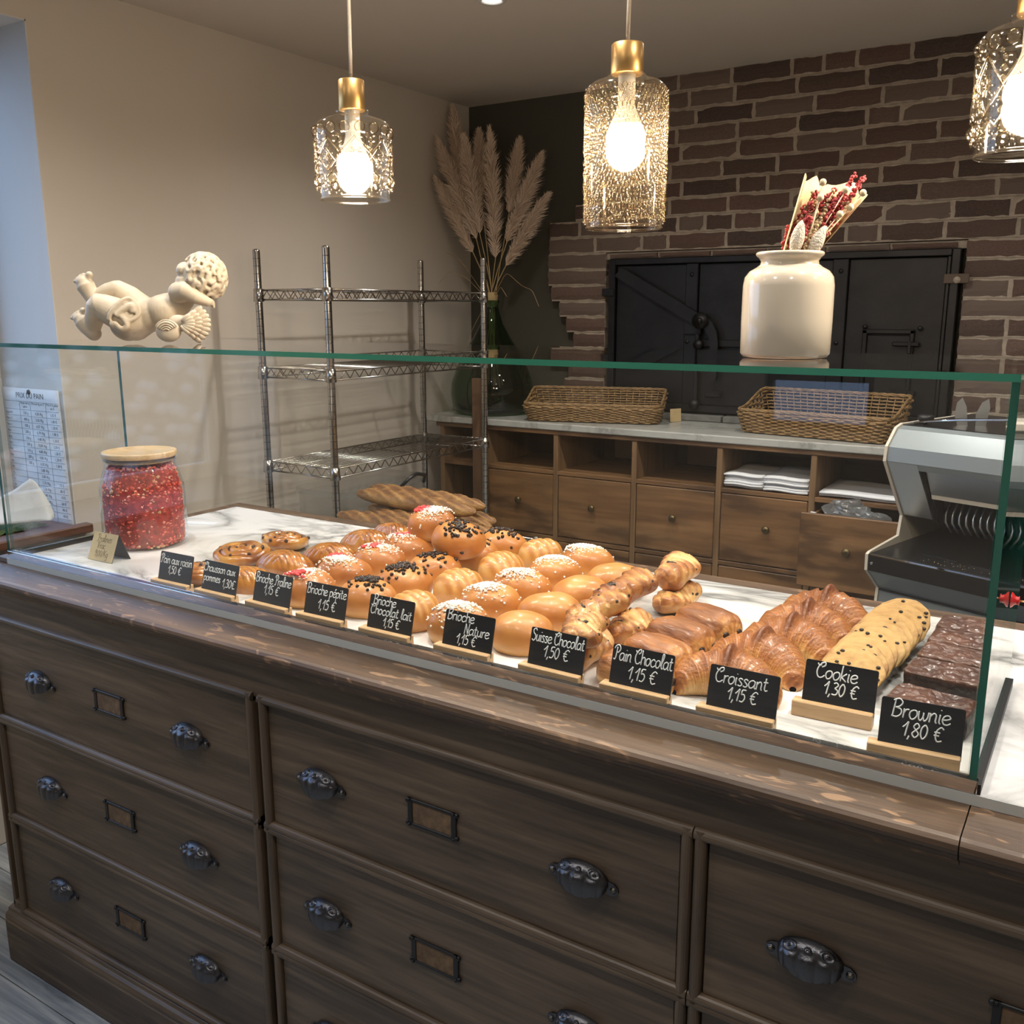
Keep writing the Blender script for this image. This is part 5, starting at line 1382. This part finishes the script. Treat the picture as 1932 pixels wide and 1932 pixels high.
for (pts) in ([(-2.30, 2.44, .62), (-2.22, 2.42, .72), (-2.14, 2.42, .66), (-2.08, 2.41, .64), (-2.03, 2.40, .55)], [(-2.34, 2.44, .61), (-2.42, 2.40, .70), (-2.50, 2.38, .73), (-2.56, 2.36, .66)],
              [(-2.34, 2.43, .62), (-2.44, 2.38, .78), (-2.53, 2.36, .82)], [(-2.36, 2.44, .56), (-2.40, 2.42, .48), (-2.43, 2.40, .38), (-2.46, 2.40, .36)], [(-2.29, 2.44, .62), (-2.25, 2.42, .66), (-2.20, 2.41, .60)]):
    b = MB(); P = []
    for q in range(len(pts)-1):
        for s in range(5): P.append(Vector(pts[q]).lerp(Vector(pts[q+1]), s/5))
    P = [P[max(0, i-1)]*.25+P[i]*.5+P[min(len(P)-1, i+1)]*.25 for i in range(len(P))]
    b.tube(P, .0016, 4, flat=.5); b.build('blade', M['straw'], wsp)

# ------------------------------------------------------------------ bread slicer
sl = empty('bread_slicer', (-.423, 1.40, 0), R(-19.2), 'grey and cream bread slicing machine with a row of blades, behind the counter', 'slicing machine')
profl = [(.120, .262), (.093, .253), (.054, .206), (.050, .167), (.159, .006), (.149, -.049), (.013, -.072), (.001, -.078), (.002, -.122), (.067, -.183), (.061, -.24), (.061, FL+.02), (.52, FL+.02), (.56, .10), (.50, .262)]
SW = .56
for (a, b) in ((-.004, .004), (SW-.004, SW+.004)):
    mb = MB(); mb.prism(profl, a, b, 'x'); mb.build('side_panel', M['cream'], sl, fix=True)
def sp(name, poly, a, b, mat):
    mb = MB(); mb.prism(poly, a, b, 'x'); return mb.build(name, mat, sl, fix=True)
def band(pts, th=.004):     # sheet following a profile
    return pts+[(p[0]+th, p[1]-th*.2) for p in reversed(pts)]
sp('hood', band([(.122, .2575), (.096, .249), (.058, .205), (.0545, .168), (.066, .150)]), .005, SW-.005, M['greypaint'])
sp('top_cover', [(.120, .259), (.490, .262), (.490, .252), (.120, .252)], .005, SW-.005, M['blackplastic'])
sp('inner_column', [(.055, .166), (.163, .008), (.20, .01), (.11, .18)], .005, .088, M['brushed'])
sp('column_edge', [(.070, .160), (.178, -.002), (.186, -.002), (.08, .160)], .088, .095, M['blackmetal'])
sp('deflector', [(.085, .150), (.125, .082), (.129, .082), (.090, .152)], .097, SW-.006, M['brushed'])
sp('deflector_lip', [(.125, .082), (.130, .070), (.134, .070), (.130, .083)], .097, SW-.006, M['cream'])
sp('cheek_plate', [(.090, .145), (.132, .074), (.136, .072), (.132, .14)], .097, .155, M['cream'])
sp('table', [(.014, -.0755), (.40, -.060), (.40, -.075), (.014, -.09)], .005, SW-.005, M['blackplastic'])
sp('front_bar', [(.0025, -.079), (.014, -.0745), (.018, -.12), (.0035, -.1215)], .005, SW-.005, M['blackplastic'])
sp('front_trim', [(.001, -.0775), (.006, -.075), (.006, -.078), (.001, -.0800)], .005, SW-.005, M['chrome'])
sp('lower_panel', band([(.006, -.123), (.070, -.184), (.066, -.24), (.066, -.60)]), .005, SW-.005, M['greypaint'])
sp('seam', [(.0690, -.1835), (.0650, -.1870), (.070, -.1875), (.074, -.184)], .005, SW-.005, M['blackmetal'])
sp('inner_back', [(.30, .24), (.31, .24), (.41, -.07), (.40, -.07)], .005, SW-.005, M['blackmetal'])
bl = MB()
me_b = None
for i in range(24):
    s = .115+.0185*i
    b = MB(); pts = [(s, .215, .085), (s-.012, .20, .02), (s-.006, .19, .002), (s+.006, .205, -.028)]
    b.tube(pts, .0017, 4, flat=2.2); b.build('blade', M['brushed'], sl)
for (a, b_) in ((.10, .0), (.23, -.006), (.36, -.012)): 
    mb = MB(); mb.box(a, a+.09, .10+b_, .104+b_, -.0735, -.0705, 0, M=Matrix.Rotation(R(-4), 4, 'Z')); mb.build('table_slot', M['rubber'], sl)
cr = MB(); rnd = random.Random(3)
for _ in range(160): cr.ball((rnd.uniform(.13, .5), rnd.uniform(.03, .16), -.0735+.0), rnd.uniform(.0006, .0013), 4)
cr.build('crumbs', M['straw'], sl, kind='stuff')
mb = MB(); mb.lathe([(.004, .0), (.004, .010), (.020, .012), (.021, .024), (.017, .027), (.0, .027)], 16, c=(.045, .16, .258), cap=False); mb.build('knob', M['blackplastic'], sl)
mb = MB(); mb.tube([(.02, .15, .262), (.06, .14, .270), (.15, .13, .283), (.36, .11, .303), (.5, .10, .316)], .0035, 6); mb.build('lever_rod', M['chrome'], sl)
for (s, u, tl) in ((.115, .22, -8), (.152, .24, 8)):
    P = [(-.012, 0), (-.018, .03), (-.010, .062), (.004, .074), (.012, .05), (.012, 0)]
    mb = MB(); mb.prism(P, -.0015, .0015, 'y', M=Matrix.Translation((s, u, .258)) @ Matrix.Rotation(R(30), 4, 'Z') @ Matrix.Rotation(R(tl), 4, 'Y')); mb.build('guide_fin', M['brushed'], sl, fix=True)
mb = MB(); mb.prism([(.205, .258), (.235, .300), (.262, .300), (.272, .258)], .26, .28, 'y'); mb.build('end_stop', M['cream'], sl, fix=True)
mb = MB(); mb.box(.285, .54, .24, .34, .259, .286, .006); mb.build('pusher', M['cream'], sl)
mb = MB(); mb.tube([(.016, .0, -.100), (.016, .0045, -.100)], .004, 8); mb.build('screw', M['chrome'], sl)

# ------------------------------------------------------------------ plank, bread trolley with baguettes, clear box
mb = MB(); mb.box(-2.262, -2.192, 2.205, 2.228, FL+.001, .27, .003); mb.box(-2.2125, -2.2065, 2.203, 2.2055, -.35, .12)
mb.build('wooden_plank', M['plank'], label='dark brown wooden plank standing against the pine cabinet beside the rack', cat='plank')
tr = empty('bread_trolley', (0, 0, 0), 0, 'low wire trolley carrying baguettes behind the counter', 'trolley')
x0, x1, y0, y1, zt = -1.98, -1.40, .90, 1.32, -.150
mb = MB()
for (p, q) in (((x0, y0), (x1, y0)), ((x0, y1), (x1, y1)), ((x0, y0), (x0, y1)), ((x1, y0), (x1, y1))): mb.tube([(p[0], p[1], zt), (q[0], q[1], zt)], .005, 6)
for i in range(1, 16): mb.tube([(x0, y0+(y1-y0)*i/16, zt), (x1, y0+(y1-y0)*i/16, zt)], .0022, 5)
mb.build('wire_tray', M['steel'], tr)
for (x, y) in ((x0, y0), (x1, y0), (x0, y1), (x1, y1)):
    mb = MB(); mb.tube([(x, y, FL), (x, y, zt+.01)], .009, 8); mb.build('leg', M['steel'], tr)
def baguette(loc, rot, seed, label, L=.50):
    t = empty('baguette', loc, 0, label, 'bread', 'baguettes on the wire trolley'); t.rotation_euler = rot; mb = MB()
    def fn(u, v):
        a = 2*math.pi*u; f = 2*v-1; x = f*L/2; r = .0280*max(0, 1-abs(f)**3.2)**.5+.002
        sl_ = math.sin((x*1.0+math.cos(a)*.09)*2*math.pi/.075+seed); g = S01(.0, .8, math.sin(a))
        k = 1+.05*noise.noise(Vector((x*9+seed, math.cos(a), math.sin(a))))+.20*g*S01(.1, .9, sl_)
        y = r*1.04*math.cos(a)*k; z = .025+r*.85*math.sin(a)*k
        b = .30+.35*S01(.0, .9, math.sin(a))-.28*g*S01(.35, .95, sl_)+.3*noise.noise(Vector((x*16, y*40, seed)))+.2*g*S01(.0, -.6, sl_)*.5
        return (x, y+.006*math.sin(x*9+seed), max(z, 0), b)
    mb.grid(fn, 22, 80, cu=True); mb.build('loaf', C_bag, t, bake=True)
bg_ = [(-1.69, .930, 0, 3), (-1.68, 1.005, 0, 4), (-1.67, 1.082, 0, 2), (-1.70, 1.158, 0, 3), (-1.71, 1.235, 0, 4), (-1.685, .968, .049, 3), (-1.640, 1.044, .050, 3), (-1.675, 1.120, .050, 4), (-1.70, 1.197, .049, 3), (-1.70, 1.083, .099, 4), (-1.72, 1.162, .099, 2)]
bl_ = ['baguette at the counter side of the bottom layer', 'second baguette of the bottom layer', 'middle baguette of the bottom layer', 'fourth baguette of the bottom layer', 'baguette at the rack side of the bottom layer',
       'baguette at the counter side of the middle layer', 'baguette whose pale rounded tip sticks out beyond the tray', 'third baguette of the middle layer', 'baguette at the rack side of the middle layer', 'browned baguette lying on top of the heap at the counter side', 'browned baguette lying on top of the heap at the rack side']
for i, (x, y, z, rz) in enumerate(bg_): baguette((x+(.035 if i == 6 else 0), y, zt+.004+z), (0, 0, R(rz-8)), i*1.7+1, bl_[i])
pb = empty('plastic_box', (-2.29, 1.52, -.296), 0, 'clear lidded plastic box with black clip handle on the rack', 'box')
def rbox(mb, hx, hy, z0, z1, rc, top=True):
    P = []
    for (sx, sy, a0) in ((1, 1, 0), (-1, 1, 90), (-1, -1, 180), (1, -1, 270)):
        for k in range(6):
            a = R(a0+18*k); P.append((sx*(hx-rc)+rc*math.cos(a), sy*(hy-rc)+rc*math.sin(a)))
    mb.prism(P, z0, z1, 'z')
mb = MB(); rbox(mb, .13, .24, 0, .20, .05); mb.build('tub', M['boxplastic'], pb)
mb = MB(); rbox(mb, .138, .248, .20, .222, .055); mb.build('lid', M['boxplastic'], pb)
mb = MB(); mb.tube([(.142, .05, .20), (.165, .07, .232), (.165, .12, .244), (.165, .17, .232), (.142, .19, .20)], .007, 8); mb.build('handle', M['blackplastic'], pb)

# ------------------------------------------------------------------ paper bags and plastic bags in the cabinet
def bagstack(x0, x1, z, n, what, grp, base):
    for i in range(n):
        b = MB(); dy = random.uniform(-.012, .012)
        def fn(u, v): return (x0+(x1-x0)*u+.002*math.sin(v*7+i), KF+.015+dy+.30*v, z+.0085*i+.0052+.0022*math.sin(u*6)+.0016*math.sin(v*9))
        b.grid(fn, 9, 9); o = b.build('paper_bag', M['paper'], label=base % ['lowest', 'second lowest', 'third from the bottom', 'fourth from the bottom', 'fifth from the bottom', 'top'][i if i < n-1 else 5], cat='paper bag', group=grp)
        s = o.modifiers.new('thickness', 'SOLIDIFY'); s.thickness = .007; s.offset = 1
bagstack(-1.132, -.985, rows[0]+.009, 6, '', 'paper bags in the cubbyhole', 'folded white paper bag, %s in the narrow stack in the cubbyhole')
bagstack(-.978, -.815, rows[0]+.009, 6, '', 'paper bags in the cubbyhole', 'folded white paper bag, %s in the wide stack in the cubbyhole')
bagstack(-.775, -.47, rows[0]+.009, 2, '', 'wrapping paper beside the slicer', 'flat white paper sheet, %s in the cubbyhole above the open drawer')
pk = MB()
def crumple(cx, cy_, cz, rx, ry, rz_, seed):
    def fn(u, v):
        a = 2*math.pi*u; th = math.pi*(.01+.98*v); d = Vector((math.sin(th)*math.cos(a), math.sin(th)*math.sin(a), math.cos(th)))
        n = 1+.35*noise.noise(d*2.3+Vector((seed, 0, 0)))+.15*abs(noise.noise(d*6+Vector((seed, 2, 0))))
        return (cx+rx*d.x*n, cy_+ry*d.y*n, cz+rz_*d.z*n)
    pk.grid(fn, 30, 18, cu=True, smooth=False)
crumple(-.65, 2.17, -.135, .075, .045, .045, 1); crumple(-.56, 2.16, -.155, .06, .04, .03, 5)
pk.build('plastic_bag', thin_glass('thin_film', (.80, .82, .85), .10, .15, milk=.6, milkcol=(.9, .93, .95)), label='crumpled clear plastic bags in the open cabinet drawer', cat='plastic bag')
mb = MB(); mb.lathe([(.0, -.09), (.014, -.09), (.016, -.02), (.018, .0), (.012, .012), (.0, .014)], 14, M=Matrix.Translation((-.760, 2.13, -.15)) @ Matrix.Rotation(R(-60), 4, 'Y'), cap=False)
mb.build('white_bottle', M['whiteplastic'], label='small white plastic bottle end in the open cabinet drawer', cat='bottle')

# ------------------------------------------------------------------ window things: price list, moss tray, curled sheet; hook on the glass
pl = empty('price_list', (0, 0, 0), 0, 'printed bread price list pinned to the window reveal', 'price list')
def sheet(u, v):
    x = -2.945+.315*u; z = -.116+.436*v
    return (x+.012*(1-v), JY-.008-.010*math.sin(u*math.pi)*(1-v)*.6-.002, z)
mb = MB(); mb.grid(sheet, 14, 14); o = mb.build('sheet', M['paper'], pl); s = o.modifiers.new('thickness', 'SOLIDIFY'); s.thickness = .0005; s.offset = 1
ln = MB()
def at(u, v, off=.0012): q = sheet(u, v); return Vector((q[0], q[1]-off, q[2]))
vs_ = [.905, .845]+[.845-.0455*i for i in range(1, 18)]
for v in vs_: ln.tube([at(.03+.94*i/8, v) for i in range(9)], .00035, 4)
for u in (.31, .50, .76): ln.tube([at(u, .04+.865*i/8) for i in range(9)], .00035, 4)
ln.build('ruled_lines', M['printink'], pl, kind='stuff')
TX = []
def txt(s, u, v, size, align='CENTER', name='printed_text'):
    c = bpy.data.curves.new(name, 'FONT'); c.body = s; c.size = size; c.align_x = align; c.materials.append(M['printink'])
    o = bpy.data.objects.new(name, c); COL.objects.link(o); TX.append((o, at(u, v, .0009)))
txt('PRIX DU PAIN', .5, .93, .024)
txt('Poids de la\npièce', .405, .885, .011); txt('Prix au kg en €', .63, .885, .011); txt('Prix à la pièce\nen €', .87, .885, .011)
RW = [('Baguette/Flûte longue', '250 g', '4,20 /Kg', '1,05 €'), ('Pain / Flûte longue', '400 g', '3,50 /Kg', '1,40 €'), ('Pain complet', '300 g', '6,07 /Kg', '1,70 €'), ('Pain céréales', '280 g', '6,79 /Kg', '1,90 €'), ('Baguette', '250 g', '4,40 /Kg', '1,10 €'), ('Pain aux raisins', '200 g', '10,00 /Kg', '2,00 €'),
      ('Baguette multi céréales', '250 g', '4,80 /Kg', '1,20 €'), ('Baguette campagne', '250 g', '4,80 /Kg', '1,20 €'), ('Baguette Courge', '200 g', '6,50 /Kg', '1,30 €'), ('Pavé', '', '3,80 /Kg', ''), ('Pain', '', '3,80 /Kg', ''), ('Gros pain', '', '3,70 /Kg', '4,10 €'), ('Pain long', '', '3,50 /Kg', '2,80 €'), ('Tourte', '250 g', '4,40 /Kg', '1,10 €'), ('Baguette bio', '250 g', '4,20 /Kg', '1,05 €'), ('Flûte bio', '400 g', '3,50 /Kg', '1,40 €'), ('Gros bâtard', '', '3,50 /Kg', '1,40 €')]
for i, (a, b, c, d) in enumerate(RW):
    v = .845-.0455*(i+1)+.012
    txt(a, .04, v, .0115, 'LEFT')
    for s, u in ((b, .405), (c, .63), (d, .87)):
        if s: txt(s, u, v, .0125)
dg = bpy.context.evaluated_depsgraph_get(); dg.update(); tm = MB()
for (o, p) in TX:
    me = bpy.data.meshes.new_from_object(o.evaluated_get(dg))
    tm.add([v.co for v in me.vertices], [tuple(q.vertices) for q in me.polygons], False, M=Matrix.Translation(p) @ Matrix.Rotation(R(90), 4, 'X'))
    c = o.data; bpy.data.objects.remove(o); bpy.data.curves.remove(c); bpy.data.meshes.remove(me)
tm.build('printed_text', M['printink'], pl, kind='stuff')
mb = MB(); mb.lathe([(.0, .006), (.007, .004), (.008, 0)], 12, M=Matrix.Translation(at(.5, .975, .001)) @ Matrix.Rotation(R(90), 4, 'X'), cap=False); mb.build('pin', M['blackplastic'], pl)
SI = SZ+.0285
ms_ = MB()
ms_.grid(lambda u, v: (-2.94+.28*u, -.4+.88*v, SI+.004+.020*(math.sin(math.pi*u)*math.sin(math.pi*v))**.4+.006*noise.noise(Vector((u*30, v*60, 0)))), 40, 70)
ms_.build('moss_mat', M['moss'], label='strip of green moss lying on the window sill', cat='moss')
wh = MB()
HT = [(0., .05), (.35, .055), (.62, .078), (.74, .098), (.82, .118), (.87, .130), (.91, .116), (.95, .088), (.98, .058), (1., .022)]
def fin(u, v):
    # curled upright sheet rising to a point
    for (a, ha), (b, hb) in zip(HT, HT[1:]):
        if a <= u <= b: h = ha+(hb-ha)*(u-a)/(b-a); break
    return (-2.80+.20*u-.02*v*v, .14+.31*u+.035*math.sin(v*2.2)*(1-u*.4), SI+.031+h*v)
wh.grid(fin, 60, 14); o = wh.build('curled_sheet', M['whiteplastic'], label='white curled plastic sheet rising to a point on the window sill', cat='sheet')
s = o.modifiers.new('thickness', 'SOLIDIFY'); s.thickness = .002
hk = empty('suction_hook', (.0016, .201, .186), 0, 'red suction cup with a brass pin on the glass side pane', 'hook')
mb = MB(); mb.lathe([(.0105, .0), (.0095, .002), (.006, .0045), (.005, .008), (.0065, .0095), (.0, .0105)], 18, M=Matrix.Rotation(R(90), 4, 'Y'), cap=False); mb.build('cup', M['redplastic'], hk)
mb = MB(); mb.tube([(.010, 0, 0), (.019, 0, 0)], .0012, 6); mb.build('pin', M['brass'], hk)

# ------------------------------------------------------------------ lift everything so that the floor is at z = 0
for o in list(COL.objects):
    if o.parent is None: o.location.z += SLAB
